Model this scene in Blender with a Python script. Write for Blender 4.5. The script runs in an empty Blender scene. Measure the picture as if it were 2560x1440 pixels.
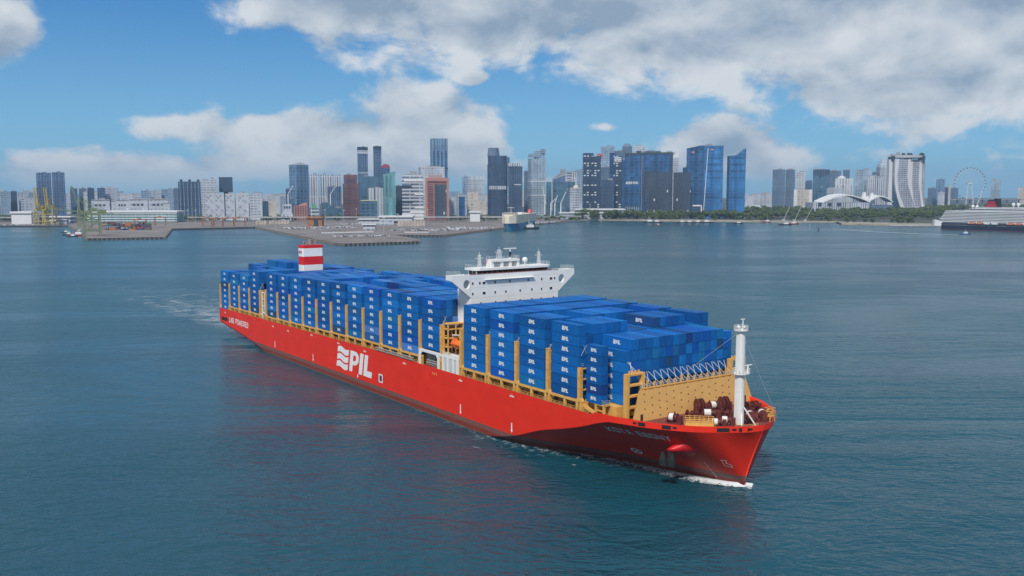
import bpy, math, random
import numpy as np
from mathutils import Vector, Matrix
random.seed(7)
R = math.radians
sc = bpy.context.scene
COL = sc.collection

# ------------------------------------------------------------------ camera
F_PX, PITCH, CAM_Z = 2341.17, R(5.8531), 75.36
cam_d = bpy.data.cameras.new('camera'); cam = bpy.data.objects.new('camera', cam_d); COL.objects.link(cam)
cam_d.sensor_width = 36; cam_d.lens = 36 * F_PX / 2560; cam_d.clip_start = 1; cam_d.clip_end = 60000
cam.location = (0, 0, CAM_Z); cam.rotation_euler = (math.pi / 2 - PITCH, 0, 0)
sc.camera = cam
def ray(u, v):
    a = (u - 1280) / F_PX; b = (720 - v) / F_PX
    c, s = math.cos(PITCH), math.sin(PITCH)
    return Vector((a, c + b * s, -s + b * c))
def ground(u, v, z=0.0):            # the point of the level z seen at a photo pixel
    d = ray(u, v); k = (z - CAM_Z) / d.z
    return Vector((d.x * k, d.y * k, z))
def at(u, v, D):                    # the point D metres out seen at a photo pixel
    d = ray(u, v); k = D / d.y
    return Vector((d.x * k, D, CAM_Z + d.z * k))

# ------------------------------------------------------------------ render settings
sc.render.engine = 'CYCLES'
sc.cycles.use_denoising = True
sc.cycles.max_bounces = 5; sc.cycles.diffuse_bounces = 2; sc.cycles.glossy_bounces = 3
sc.cycles.transparent_max_bounces = 8; sc.cycles.volume_bounces = 0; sc.cycles.transmission_bounces = 2
sc.cycles.caustics_reflective = False; sc.cycles.caustics_refractive = False
sc.view_settings.view_transform = 'Standard'; sc.view_settings.look = 'None'
sc.view_settings.gamma = 1; sc.view_settings.use_curve_mapping = False
sc.view_settings.exposure = 0.30

# ------------------------------------------------------------------ node helper
class NT:
    def __init__(s, nt): s.nt = nt; s.n = nt.nodes; s.l = nt.links
    def new(s, t, **kw):
        n = s.n.new(t)
        for k, v in kw.items(): setattr(n, k, v)
        return n
    def put(s, inp, v):
        if hasattr(v, 'is_linked') or hasattr(v, 'links'): s.l.new(v, inp)
        else: inp.default_value = v
    def m(s, op, a, b=None, c=None, clamp=False):
        n = s.new('ShaderNodeMath', operation=op, use_clamp=clamp)
        s.put(n.inputs[0], a)
        if b is not None: s.put(n.inputs[1], b)
        if c is not None: s.put(n.inputs[2], c)
        return n.outputs[0]
    def sm(s, v, a, b, lo=0.0, hi=1.0):
        n = s.new('ShaderNodeMapRange', interpolation_type='SMOOTHSTEP')
        s.put(n.inputs[0], v)
        for i, x in enumerate((a, b, lo, hi)): s.put(n.inputs[i + 1], x)
        return n.outputs[0]
    def mix(s, f, a, b, blend='MIX'):
        n = s.new('ShaderNodeMix', data_type='RGBA', blend_type=blend)
        s.put(n.inputs[0], f)
        for i, v in ((6, a), (7, b)):
            if isinstance(v, tuple): v = (*v[:3], 1)
            s.put(n.inputs[i], v)
        return n.outputs[2]
    def noise(s, vec, scale, detail=2, rough=0.5, dist=0.0, out=0):
        n = s.new('ShaderNodeTexNoise'); s.put(n.inputs['Vector'], vec)
        n.inputs['Scale'].default_value = scale; n.inputs['Detail'].default_value = detail
        n.inputs['Roughness'].default_value = rough; n.inputs['Distortion'].default_value = dist
        return n.outputs[out]
    def sep(s, v): n = s.new('ShaderNodeSeparateXYZ'); s.put(n.inputs[0], v); return n.outputs
    def comb(s, x, y, z):
        n = s.new('ShaderNodeCombineXYZ')
        for i, v in enumerate((x, y, z)): s.put(n.inputs[i], v)
        return n.outputs[0]
    def vm(s, op, a, b): n = s.new('ShaderNodeVectorMath', operation=op); s.put(n.inputs[0], a); s.put(n.inputs[1], b); return n.outputs[0]

# ------------------------------------------------------------------ sky and sun
SUN_DIR = Vector((-0.24, -0.85, 1.0)).normalized()      # towards the sun
SUN_EL = math.asin(SUN_DIR.z); SUN_AZ = math.atan2(SUN_DIR.x, SUN_DIR.y)
world = bpy.data.worlds.new('World'); sc.world = world; world.use_nodes = True
def build_world():
    w = NT(world.node_tree); w.n.clear()
    out = w.new('ShaderNodeOutputWorld'); bg = w.new('ShaderNodeBackground')
    sky = w.new('ShaderNodeTexSky', sky_type='NISHITA', sun_disc=False)
    sky.sun_elevation = SUN_EL; sky.sun_rotation = SUN_AZ
    sky.altitude = 0; sky.air_density = 1.0; sky.dust_density = 0.3; sky.ozone_density = 3.0
    STR = 0.085
    bg.inputs['Strength'].default_value = STR
    tc = w.new('ShaderNodeTexCoord').outputs['Generated']
    x, y, z = w.sep(tc)
    az = w.m('ARCTAN2', x, y); hor = w.m('SQRT', w.m('ADD', w.m('MULTIPLY', x, x), w.m('MULTIPLY', y, y)))
    el = w.m('ARCTAN2', z, hor)
    # cumulus banks: centre and radii in photo pixels turned to directions
    def ang(u, v):
        d = ray(u, v); return math.atan2(d.x, d.y), math.atan2(d.z, math.hypot(d.x, d.y))
    banks = [(2330, -20, 700, 330, 1.0), (1760, 30, 520, 215, 1.0), (1270, 10, 430, 165, 1.0), (860, -5, 290, 105, 1.0),
             (2160, 235, 270, 80, .95), (2500, 215, 200, 95, .9), (1185, 195, 75, 32, .7),
             (1085, 330, 205, 118, 1.0), (1010, 300, 120, 85, .9), (760, 355, 290, 92, 1.0), (460, 318, 160, 50, .9), (1000, 420, 330, 70, .8), (620, 410, 250, 60, .7),
             (310, 432, 290, 62, .95), (300, 405, 110, 35, .7), (1790, 370, 185, 88, 1.0), (1910, 410, 160, 70, .9), (1510, 318, 70, 26, .6), (-70, 60, 150, 95, .95),
             (1400, 452, 1700, 32, .35)]
    F = None
    for (u, v, ru, rv, g) in banks:
        a0, e0 = ang(u, v); ra = ru / F_PX; re = rv / F_PX
        da = w.m('DIVIDE', w.m('SUBTRACT', az, a0), ra); de = w.m('DIVIDE', w.m('SUBTRACT', el, e0), re)
        q = w.m('SQRT', w.m('ADD', w.m('MULTIPLY', da, da), w.m('MULTIPLY', de, de)))
        f = w.m('MULTIPLY_ADD', q, -1.0, g)
        F = f if F is None else w.m('MAXIMUM', F, f)
    # the rest of the sky carries the same broken cloud
    far = w.noise(tc, 3.2, 2, 0.5)
    Fo = w.m('MULTIPLY', w.m('SUBTRACT', far, 0.40), 4.0)
    inframe = w.m('MULTIPLY', w.sm(w.m('ABSOLUTE', az), 0.56, 0.75, 1.0, 0.0), w.sm(el, 0.20, 0.30, 1.0, 0.0))
    F = w.m('ADD', w.m('MULTIPLY', F, inframe), w.m('MULTIPLY', Fo, w.m('SUBTRACT', 1.0, inframe)))
    warp = w.vm('MULTIPLY', tc, (1.0, 1.0, 1.7))
    n1 = w.noise(warp, 12.0, 10, 0.60, 0.25)
    n1b = w.noise(w.vm('ADD', warp, (-0.010, 0.0, 0.028)), 12.0, 6, 0.60, 0.25)
    nb = w.noise(warp, 4.0, 3, 0.5)
    dens = w.m('ADD', w.m('MULTIPLY', F, 1.4), w.m('MULTIPLY', w.m('SUBTRACT', n1, 0.5), 2.6))
    dens = w.m('ADD', dens, w.m('MULTIPLY', w.m('SUBTRACT', nb, 0.5), 0.7))
    mask = w.sm(dens, -0.10, 0.42)
    mask = w.m('MULTIPLY', mask, w.sm(el, -0.01, 0.03, 0.0, 0.93))
    relief = w.m('SUBTRACT', n1, n1b)
    nlo = w.noise(warp, 8.0, 2, 0.5, 0.3); nlo2 = w.noise(w.vm('ADD', warp, (-0.012, 0.0, 0.055)), 8.0, 2, 0.5, 0.3)
    lit = w.m('ADD', w.m('MULTIPLY', relief, 2.0), w.m('MULTIPLY_ADD', w.m('SUBTRACT', nlo, nlo2), 2.2, w.sm(el, 0.06, 0.14, 0.86, 0.68)))
    lit = w.m('SUBTRACT', lit, w.m('MULTIPLY', w.sm(dens, 0.5, 1.9), 0.34))
    lit = w.m('SUBTRACT', lit, w.m('MULTIPLY', w.sm(el, 0.12, 0.22), 0.30), clamp=True)
    k = 1.0 / STR
    cc = w.mix(lit, (0.235 * k, 0.31 * k, 0.40 * k), (0.59 * k, 0.62 * k, 0.645 * k))
    base = w.mix(1.0, sky.outputs[0], (0.55, 0.80, 1.0), 'MULTIPLY')
    air = w.mix(w.sm(el, -0.02, 0.24), (0.18 * k, 0.44 * k, 0.65 * k), (0.022 * k, 0.165 * k, 0.44 * k))   # humid tropical air below the clear sky
    base = w.mix(0.75, base, air)
    col = w.mix(mask, base, cc)
    w.l.new(col, bg.inputs['Color']); w.l.new(bg.outputs[0], out.inputs['Surface'])
build_world()
world.cycles.sampling_method = 'MANUAL'; world.cycles.sample_map_resolution = 512
sun_d = bpy.data.lights.new('sun', 'SUN'); sun = bpy.data.objects.new('sun', sun_d); COL.objects.link(sun)
sun_d.energy = 3.0; sun_d.angle = R(9); sun_d.color = (1.0, 0.95, 0.88)
sun.rotation_euler = SUN_DIR.to_track_quat('Z', 'Y').to_euler(); sun.location = (0, 0, 500)

# ------------------------------------------------------------------ mesh helper
class MB:
    def __init__(s): s.v = []; s.f = []; s.smooth = False
    def add(s, vs, fs):
        o = len(s.v); s.v += [tuple(p) for p in vs]; s.f += [tuple(i + o for i in f) for f in fs]; return s
    def box(s, x0, x1, y0, y1, z0, z1):
        return s.add([(x, y, z) for x in (x0, x1) for y in (y0, y1) for z in (z0, z1)],
                     [(0, 1, 3, 2), (4, 6, 7, 5), (0, 4, 5, 1), (2, 3, 7, 6), (0, 2, 6, 4), (1, 5, 7, 3)])
    def bar(s, p, q, w, h=None, up=(0, 0, 1)):
        p, q = Vector(p), Vector(q); h = h or w; d = (q - p).normalized(); up = Vector(up)
        a = d.cross(up)
        if a.length < 1e-4: a = d.cross(Vector((1, 0, 0)))
        a.normalize(); b = a.cross(d).normalized(); a *= w / 2; b *= h / 2
        return s.add([p - a - b, p + a - b, p + a + b, p - a + b, q - a - b, q + a - b, q + a + b, q - a + b],
                     [(0, 1, 2, 3), (7, 6, 5, 4), (0, 4, 5, 1), (1, 5, 6, 2), (2, 6, 7, 3), (3, 7, 4, 0)])
    def cyl(s, p, q, r, r2=None, n=10, caps=True):
        p, q = Vector(p), Vector(q); r2 = r if r2 is None else r2; d = (q - p).normalized()
        a = d.cross(Vector((0, 0, 1)))
        if a.length < 1e-4: a = Vector((1, 0, 0))
        a.normalize(); b = d.cross(a)
        vs = []
        for c, rr in ((p, r), (q, r2)):
            for i in range(n):
                t = 2 * math.pi * i / n; vs.append(c + (a * math.cos(t) + b * math.sin(t)) * rr)
        fs = [(i, (i + 1) % n, n + (i + 1) % n, n + i) for i in range(n)]
        if caps: fs += [tuple(range(n - 1, -1, -1)), tuple(range(n, 2 * n))]
        return s.add(vs, fs)
    def prism(s, pts, a0, a1, axis='z'):   # polygon extruded along an axis
        n = len(pts)
        def P(p, a): return {'z': (p[0], p[1], a), 'x': (a, p[0], p[1]), 'y': (p[0], a, p[1])}[axis]
        vs = [P(p, a0) for p in pts] + [P(p, a1) for p in pts]
        return s.add(vs, [tuple(range(n - 1, -1, -1)), tuple(range(n, 2 * n))] + [(i, (i + 1) % n, n + (i + 1) % n, n + i) for i in range(n)])
    def loft(s, rings, close=True, caps=True):
        n = len(rings[0]); vs = [p for r in rings for p in r]; fs = []
        for k in range(len(rings) - 1):
            for i in range(n if close else n - 1):
                j = (i + 1) % n; fs.append((k * n + i, k * n + j, (k + 1) * n + j, (k + 1) * n + i))
        if caps: fs += [tuple(range(n - 1, -1, -1)), tuple(range((len(rings) - 1) * n, len(rings) * n))]
        return s.add(vs, fs)
    def ball(s, c, r, n=8, m=6, sx=1, sy=1, sz=1):
        rings = []
        for k in range(m + 1):
            t = math.pi * (0.02 + 0.96 * k / m)
            rings.append([(c[0] + sx * r * math.sin(t) * math.cos(2 * math.pi * i / n), c[1] + sy * r * math.sin(t) * math.sin(2 * math.pi * i / n), c[2] - sz * r * math.cos(t)) for i in range(n)])
        return s.loft(rings)
    def mesh(s, name):
        me = bpy.data.meshes.new(name); me.from_pydata(s.v, [], s.f)
        if s.smooth: me.polygons.foreach_set('use_smooth', [True] * len(me.polygons))
        import bmesh
        bm = bmesh.new(); bm.from_mesh(me); bmesh.ops.recalc_face_normals(bm, faces=bm.faces); bm.to_mesh(me); bm.free()
        return me
    def build(s, name, mat, parent=None, smooth=False):
        s.smooth = s.smooth or smooth
        me = s.mesh(name); me.materials.append(mat)
        return link(name, me, parent)
def link(name, me, parent=None):
    o = bpy.data.objects.new(name, me); COL.objects.link(o)
    if parent is not None: o.parent = parent
    return o
def tag(o, label=None, cat=None, group=None, kind=None):
    if label: o['label'] = label
    if cat: o['category'] = cat
    if group: o['group'] = group
    if kind: o['kind'] = kind
    return o
def empty(name, loc, rz=0.0):
    o = bpy.data.objects.new(name, None); COL.objects.link(o); o.location = loc; o.rotation_euler = (0, 0, rz); o.empty_display_size = 1
    return o
def copy_tree(o, parent=None):
    c = o.copy(); COL.objects.link(c); c.parent = parent
    for ch in list(o.children): copy_tree(ch, c)
    return c
def ordinal(n):
    W = ['zeroth', 'first', 'second', 'third', 'fourth', 'fifth', 'sixth', 'seventh', 'eighth', 'ninth', 'tenth', 'eleventh', 'twelfth',
         'thirteenth', 'fourteenth', 'fifteenth', 'sixteenth', 'seventeenth', 'eighteenth', 'nineteenth', 'twentieth']
    if n < len(W): return W[n]
    t = ['twenty', 'thirty', 'forty', 'fifty', 'sixty', 'seventy', 'eighty', 'ninety'][n // 10 - 2]
    return t.replace('ty', 'tieth') if n % 10 == 0 else t + '-' + W[n % 10]

# ------------------------------------------------------------------ materials
MATS = {}
def paint(name, col, rough=0.55, var=0.10, scale=0.4, metal=0.0, spec=0.4, streak=0.0):
    """plain painted or bare surface with slight mottling and optional vertical weather streaks"""
    if name in MATS: return MATS[name]
    m = bpy.data.materials.new(name); m.use_nodes = True; w = NT(m.node_tree)
    b = w.n['Principled BSDF']; tc = w.new('ShaderNodeTexCoord').outputs['Object']
    n = w.noise(tc, scale, 5, 0.6)
    c = w.mix(w.sm(n, 0.3, 0.72), tuple(x * (1 - var) for x in col), tuple(min(1, x * (1 + var * .6)) for x in col))
    if streak:
        sn = w.noise(w.vm('MULTIPLY', tc, (1.6, 1.6, 0.12)), 1.0, 4, 0.6)
        c = w.mix(w.m('MULTIPLY', w.sm(sn, 0.52, 0.75), streak), c, tuple(x * 0.55 + 0.06 * y for x, y in zip(col, (1, .7, .5))))
    w.l.new(c, b.inputs['Base Color'])
    b.inputs['Roughness'].default_value = rough; b.inputs['Metallic'].default_value = metal; b.inputs['Specular IOR Level'].default_value = spec
    MATS[name] = m; return m
YEL = paint('ship_yellow', (0.74, 0.40, 0.10), 0.6, 0.12, 0.3, streak=0.25)
WHT = paint('ship_white', (0.80, 0.79, 0.76), 0.5, 0.05, 0.25, streak=0.12)
MARK = paint('white_lettering', (0.80, 0.80, 0.78), 0.55, 0.05)
DARK = paint('dark_void', (0.012, 0.013, 0.016), 0.6)
GLASS = paint('dark_glass', (0.02, 0.025, 0.03), 0.12, 0.3, 0.3, spec=0.6)
GREY = paint('grey_steel', (0.42, 0.43, 0.44), 0.5, 0.12)
DECK = paint('red_brown_deck', (0.20, 0.055, 0.05), 0.75, 0.25, 0.25)
MAROON = paint('maroon_winch', (0.14, 0.030, 0.026), 0.6, 0.35, 1.5)
ROPE = paint('white_rope', (0.72, 0.70, 0.66), 0.8, 0.15, 3.0)
ORANGE = paint('lifeboat_orange', (0.85, 0.16, 0.02), 0.45, 0.08)
REDP = paint('red_paint', (0.62, 0.012, 0.016), 0.45, 0.06, 0.2)

# ================================================================== water
def water_material():
    m = bpy.data.materials.new('sea_water'); m.use_nodes = True; w = NT(m.node_tree); b = w.n['Principled BSDF']
    geo = w.new('ShaderNodeNewGeometry').outputs['Position']
    rot = w.new('ShaderNodeMapping'); rot.inputs['Rotation'].default_value = (0, 0, R(14)); rot.inputs['Scale'].default_value = (0.55, 1.0, 1.0)
    w.l.new(geo, rot.inputs['Vector']); p = rot.outputs[0]
    patch = w.noise(w.vm('MULTIPLY', geo, (0.35, 1.0, 1.0)), 0.008, 4, 0.6, 0.8); patch2 = w.noise(geo, 0.0018, 2, 0.5)
    n1 = w.noise(p, 0.12, 2, 0.40, 0.8); n2 = w.noise(p, 0.42, 2, 0.45, 0.6); n3 = w.noise(p, 0.035, 3, 0.5)
    def ridge(n): return w.m('SUBTRACT', 1.0, w.m('ABSOLUTE', w.m('MULTIPLY_ADD', n, 2.0, -1.0)))
    h = w.m('ADD', w.m('MULTIPLY', ridge(n1), 0.72), w.m('MULTIPLY', ridge(n2), 0.42))
    h = w.m('ADD', h, w.m('MULTIPLY', n3, 2.0))
    h = w.m('MULTIPLY', h, w.m('MULTIPLY_ADD', w.sm(patch, 0.36, 0.64), 0.85, 0.32))
    bump = w.new('ShaderNodeBump'); bump.inputs['Strength'].default_value = 1.0; bump.inputs['Distance'].default_value = 1.0
    w.l.new(h, bump.inputs['Height']); w.l.new(bump.outputs[0], b.inputs['Normal'])
    c = w.mix(w.sm(patch2, 0.35, 0.65), (0.0045, 0.056, 0.084), (0.008, 0.076, 0.096))
    w.l.new(c, b.inputs['Base Color'])
    b.inputs['IOR'].default_value = 1.333; w.l.new(w.sm(patch, 0.36, 0.64, 0.20, 0.27), b.inputs['Roughness']); b.inputs['Specular IOR Level'].default_value = 0.5
    return m
SEA = water_material()
mb = MB(); mb.add([(-9000, -2500, 0), (9000, -2500, 0), (9000, 11800, 0), (-9000, 11800, 0)], [(0, 1, 2, 3)])
tag(mb.build('sea_water', SEA), 'blue green harbour water with small choppy waves', kind='structure')

# ================================================================== the container ship
PSI = R(54.5663); SX, SY = -153.542, 489.859
SHIP = tag(empty('container_ship', (SX, SY, 0), -PSI), 'red hulled container ship loaded with blue containers, KOTA EBONY on the bow', 'ship')
def s2w(s, t, z): return Vector((SX + s * math.cos(PSI) + t * math.sin(PSI), SY - s * math.sin(PSI) + t * math.cos(PSI), z))
def pchip(xs, ys):
    xs = np.array(xs, float); ys = np.array(ys, float); h = np.diff(xs); d = np.diff(ys) / h; m = np.zeros_like(xs)
    m[0], m[-1] = d[0], d[-1]
    for i in range(1, len(xs) - 1):
        if d[i - 1] * d[i] > 0:
            w1, w2 = 2 * h[i] + h[i - 1], h[i] + 2 * h[i - 1]; m[i] = (w1 + w2) / (w1 / d[i - 1] + w2 / d[i])
    def f(x):
        x = min(max(x, xs[0]), xs[-1]); i = min(max(int(np.searchsorted(xs, x)) - 1, 0), len(h) - 1)
        t = (x - xs[i]) / h[i]; a = 2 * t**3 - 3 * t**2 + 1; b = t**3 - 2 * t**2 + t; c = -2 * t**3 + 3 * t**2; e = t**3 - t**2
        return float(a * ys[i] + b * h[i] * m[i] + c * ys[i + 1] + e * h[i] * m[i + 1])
    return f
fW = pchip([200, 246, 260, 271, 277, 281.6, 293.5, 304, 314, 322, 328, 332], [25.5, 25.4, 23.4, 20.2, 17.8, 15.6, 10.8, 7.2, 4.4, 2.4, 1.1, 0.0])
fD = pchip([300, 303, 308, 313, 319.6, 322.3, 327.4, 330.3, 332.8, 335.3, 336.9, 337.6], [25.5, 25.5, 25.0, 23.6, 21.2, 19.6, 16.2, 13.2, 9.9, 6.4, 3.4, 0.0])
fK = pchip([240, 250, 258, 267.4, 278.5, 287.9, 294.9, 298.4, 304.6, 308.2, 312, 340], [0.02, 0.1, 1.2, 3.6, 7.4, 9.8, 11.7, 12.8, 14.9, 15.7, 15.8, 15.9])
fC = pchip([-3, 5, 20.4, 37.7, 46.3, 60, 70], [5.6, 4.7, 3.3, 1.7, 0.5, -1.2, -1.5])      # lower edge of the stern
fDeck = pchip([-3, 12, 41, 64, 79, 120, 150, 168, 250, 300], [14.6, 14.85, 15.15, 15.55, 15.6, 16.0, 16.3, 16.5, 16.5, 16.55])
def stem_z(s): return 15.9 * max(0, (s - 332) / 5.6) ** (1 / 1.3)
def hb(s, z):
    D = fD(s) if s > 300 else 25.5
    if s < 60:
        c = fC(s); k = min(1, max(0, (z - c) / 2.6)); return 25.5 - 3.2 * (1 - k) ** 2
    if s < 240: return 25.5
    zk = fK(s)
    if z >= zk: return D
    W = fW(s) if s < 332 else 0.0
    z0 = stem_z(s) if s > 332 else 0.0
    zz = min(1, max(0, (z - z0) / max(1e-3, zk - z0)))
    e = 1 + 0.15 * min(1, max(0, (s - 270) / 30))
    return W + (D - W) * zz ** e
def top(s): return fDeck(s) if s < 301 else (17.4 if s > 303 else fDeck(s) + (s - 301) / 2 * (17.4 - fDeck(s)))
def hull_pt(s, z, off=0.0):
    def P(a, b): return Vector((a, 25.5 - hb(a, b), b))
    e = 0.05; n = (P(s + e, z) - P(s - e, z)).cross(P(s, z + e) - P(s, z - e))
    n.normalize()
    if n.y > 0: n = -n
    return P(s, z) + n * off

def hull_material():
    m = bpy.data.materials.new('hull_paint'); m.use_nodes = True; w = NT(m.node_tree); b = w.n['Principled BSDF']
    tc = w.new('ShaderNodeTexCoord').outputs['Object']; x, y, z = w.sep(tc)
    n = w.noise(tc, 0.12, 5, 0.6); streak = w.noise(w.vm('MULTIPLY', tc, (0.5, 0.5, 0.06)), 1.0, 5, 0.65)
    red = w.mix(w.sm(n, 0.3, 0.7), (0.76, 0.027, 0.010), (0.83, 0.034, 0.013))
    red = w.mix(w.m('MULTIPLY', w.sm(streak, 0.56, 0.78), 0.34), red, (0.50, 0.035, 0.022))
    wn = w.new('ShaderNodeTexWhiteNoise'); wn.noise_dimensions = '2D'      # each shell plate was painted a little differently
    w.l.new(w.comb(w.m('FLOOR', w.m('DIVIDE', x, 12.0)), w.m('FLOOR', w.m('DIVIDE', z, 2.9)), 0.0), wn.inputs['Vector'])
    red = w.mix(w.m('MULTIPLY', wn.outputs['Value'], 0.16), red, (0.60, 0.03, 0.02))
    rust = w.noise(w.vm('MULTIPLY', tc, (1.3, 1.3, 0.10)), 1.0, 5, 0.7)
    red = w.mix(w.m('MULTIPLY', w.m('MULTIPLY', w.sm(rust, 0.60, 0.72), w.sm(z, 4.0, 15.0)), 0.35), red, (0.26, 0.05, 0.03))
    wear = w.noise(w.vm('MULTIPLY', tc, (0.25, 0.25, 0.5)), 1.0, 6, 0.7)
    boot = w.mix(w.sm(z, 1.5, 1.9), (0.22, 0.034, 0.022), (0.20, 0.085, 0.070))
    boot = w.mix(w.m('MULTIPLY', w.sm(streak, 0.45, 0.7), 0.5), boot, (0.14, 0.055, 0.045))
    scuff = w.m('MULTIPLY', w.sm(wear, 0.60, 0.68), w.m('MULTIPLY', w.sm(x, 225, 240), w.sm(x, 262, 250)))
    boot = w.mix(w.m('MULTIPLY', scuff, 0.8), boot, (0.28, 0.20, 0.16))
    boot = w.mix(w.m('MULTIPLY', w.sm(wear, 0.63, 0.70), 0.45), boot, (0.25, 0.16, 0.13))
    slime = w.sm(z, 0.55, 0.15)
    boot = w.mix(w.m('MULTIPLY', slime, 0.6), boot, (0.16, 0.13, 0.09))
    zz = w.m('ADD', z, w.m('MULTIPLY', w.m('SUBTRACT', streak, 0.5), 0.15))
    # welded plate seams
    c = w.mix(w.sm(zz, 3.18, 3.24), boot, red)
    w.l.new(c, b.inputs['Base Color']); b.inputs['Roughness'].default_value = 0.42; b.inputs['Specular IOR Level'].default_value = 0.25
    sx = w.m('ABSOLUTE', w.m('SUBTRACT', w.m('FRACT', w.m('DIVIDE', x, 12.0)), 0.5)); sz = w.m('ABSOLUTE', w.m('SUBTRACT', w.m('FRACT', w.m('DIVIDE', z, 2.9)), 0.5))
    seam = w.m('MAXIMUM', w.sm(sx, 0.492, 0.5), w.sm(sz, 0.47, 0.5))
    h = w.m('ADD', w.m('MULTIPLY', w.noise(tc, 0.30, 2, 0.5), 0.30), w.m('MULTIPLY', seam, 0.012))
    bu = w.new('ShaderNodeBump'); bu.inputs['Strength'].default_value = 0.5; w.l.new(h, bu.inputs['Height']); w.l.new(bu.outputs[0], b.inputs['Normal'])
    return m
HULLM = hull_material()
def stations():
    S = [-2, -1, 1, 4, 8, 13, 20, 28, 37, 46, 53, 60] + list(range(75, 240, 15)) + list(range(240, 300, 3)) + [300, 301, 302, 303] + list(range(305, 332, 1)) + [332, 332.6, 333.2, 333.8, 334.4, 335, 335.5, 336, 336.4, 336.8, 337.1, 337.35, 337.5, 337.59]
    return S
def build_hull():
    mb = MB(); S = stations()
    def strip(levels, side):
        rings = []
        for s in S:
            rings.append([(s, 25.5 - side * h, z) for (h, z) in levels(s)])
        mb.loft(rings, close=False, caps=False)
    def low(s):
        z1 = fK(s) if s > 240 else 0.02; z0 = fC(s) if s < 70 else -1.5
        if s > 332: z0 = stem_z(s)
        if s < 70: z1 = z0 + 3
        if s >= 70 and s <= 240: z1 = 1.0
        L = [(0.0, z0)] if s < 70 else [(max(0, hb(s, z0)) if s < 332 else 0, z0)]
        for k in range(0, 15):
            z = z0 + (z1 - z0) * k / 14; L.append((hb(s, z - (1e-4 if k == 14 else 0)), z))
        return L
    def up(s):
        z1 = fK(s) if s > 240 else 0.02
        if s < 70: z1 = fC(s) + 3
        if s >= 70 and s <= 240: z1 = 1.0
        zt = top(s); return [(hb(s, z1 + (zt - z1) * k / 4 + 1e-3), z1 + (zt - z1) * k / 4) for k in range(5)]
    for side in (1, -1): strip(low, side); strip(up, side)
    # transom
    L = low(-2)[1:] + up(-2)[1:]
    mb.add([(-2, 25.5 - h, z) for h, z in L] + [(-2, 25.5 + h, z) for h, z in reversed(L)], [tuple(range(2 * len(L)))])
    # bulwark inner face and cap
    B = [s for s in S if s >= 302 and s < 337.5]
    for side in (1, -1):
        inn = [max(0.02, fD(s) - 0.35) for s in B]
        mb.loft([[(s, 25.5 - side * fD(s), top(s)), (s, 25.5 - side * h, top(s)), (s, 25.5 - side * h, 15.9)] for s, h in zip(B, inn)], close=False, caps=False)
    return mb.build('hull', HULLM, SHIP, smooth=True)
HULL = build_hull()
mb = MB(); S = stations()
mb.loft([[(s, 25.5 - (hb(s, 99) - 0.15), (fDeck(s) - 0.25 if s < 302 else 16.05)), (s, 25.5 + (hb(s, 99) - 0.15), (fDeck(s) - 0.25 if s < 302 else 16.05))] for s in S if s < 337.3], close=False, caps=False)
mb.build('main_deck', DECK, SHIP)

# ------------------------------------------------------------------ lettering and marks on the hull
def thick(mb, pts, w, mp, k=0, sub=3):
    for i in range(len(pts) - 1):
        a, b = np.array(pts[i], float), np.array(pts[i + 1], float); d = b - a; L = np.hypot(*d)
        if L < 1e-6: continue
        d /= L; n = np.array((-d[1], d[0])) * w / 2; a2, b2 = a - d * w / 2 * .98, b + d * w / 2 * .98
        o = 0.03 + 0.004 * (i + k)
        vs = []
        for j in range(sub + 1):
            c = a2 + (b2 - a2) * j / sub; vs += [mp(*(c + n), o), mp(*(c - n), o)]
        mb.add(vs, [(2 * j, 2 * j + 1, 2 * j + 3, 2 * j + 2) for j in range(sub)])
GLY = {'L': [[(0, 1), (0, 0), (1, 0)]], 'N': [[(0, 0), (0, 1), (1, 0), (1, 1)]], 'G': [[(1, .95), (1, 1), (0, 1), (0, 0), (1, 0), (1, .48), (.55, .48)]],
       'P': [[(0, 0), (0, 1), (1, 1), (1, .45), (0, .45)]], 'O': [[(0, 0), (0, 1), (1, 1), (1, 0), (0, 0)]], 'W': [[(0, 1), (.22, 0), (.5, .75), (.78, 0), (1, 1)]],
       'E': [[(1, 1), (0, 1), (0, 0), (1, 0)], [(0, .5), (.85, .5)]], 'R': [[(0, 0), (0, 1), (1, 1), (1, .45), (0, .45)], [(.45, .45), (1, 0)]],
       'D': [[(0, 0), (0, 1), (.7, 1), (1, .75), (1, .25), (.7, 0), (0, 0)]], 'K': [[(0, 0), (0, 1)], [(1, 1), (.15, .5), (1, 0)]], 'T': [[(0, 1), (1, 1)], [(.5, 1), (.5, 0)]],
       'A': [[(0, 0), (.42, 1), (.58, 1), (1, 0)], [(.2, .32), (.8, .32)]], 'B': [[(0, 0), (0, 1), (.9, 1), (.9, .52), (1, .48), (1, 0), (0, 0)], [(0, .5), (.9, .5)]],
       'Y': [[(0, 1), (.5, .45), (1, 1)], [(.5, .45), (.5, 0)]]}
def text(txt, s0, s1, z0, z1, name, stroke, gap=0.32, space=0.55):
    wd = [space if c == ' ' else (1.35 if c == 'W' else 1.0) for c in txt]; tot = sum(wd) + gap * (len(txt) - 1); u = (s1 - s0) / tot
    x = s0
    for c, g in zip(txt, wd):
        if c != ' ':
            mb = MB()
            for k, st in enumerate(GLY[c]):
                thick(mb, [(x + stroke / 2 + p[0] * (g * u - stroke), z0 + stroke / 2 + p[1] * (z1 - z0 - stroke)) for p in st], stroke, hull_pt, k * 6)
            mb.build(name, MARK, HULL)['label'] = 'white block letter %s of the words %s' % (c, txt)
        x += (g + gap) * u
text('LNG POWERED', 13.2, 41.0, 8.6, 11.3, 'hull_letter', 0.50)
text('KOTA EBONY', 304.4, 321.6, 12.15, 13.75, 'hull_letter', 0.27, gap=0.34)
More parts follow.
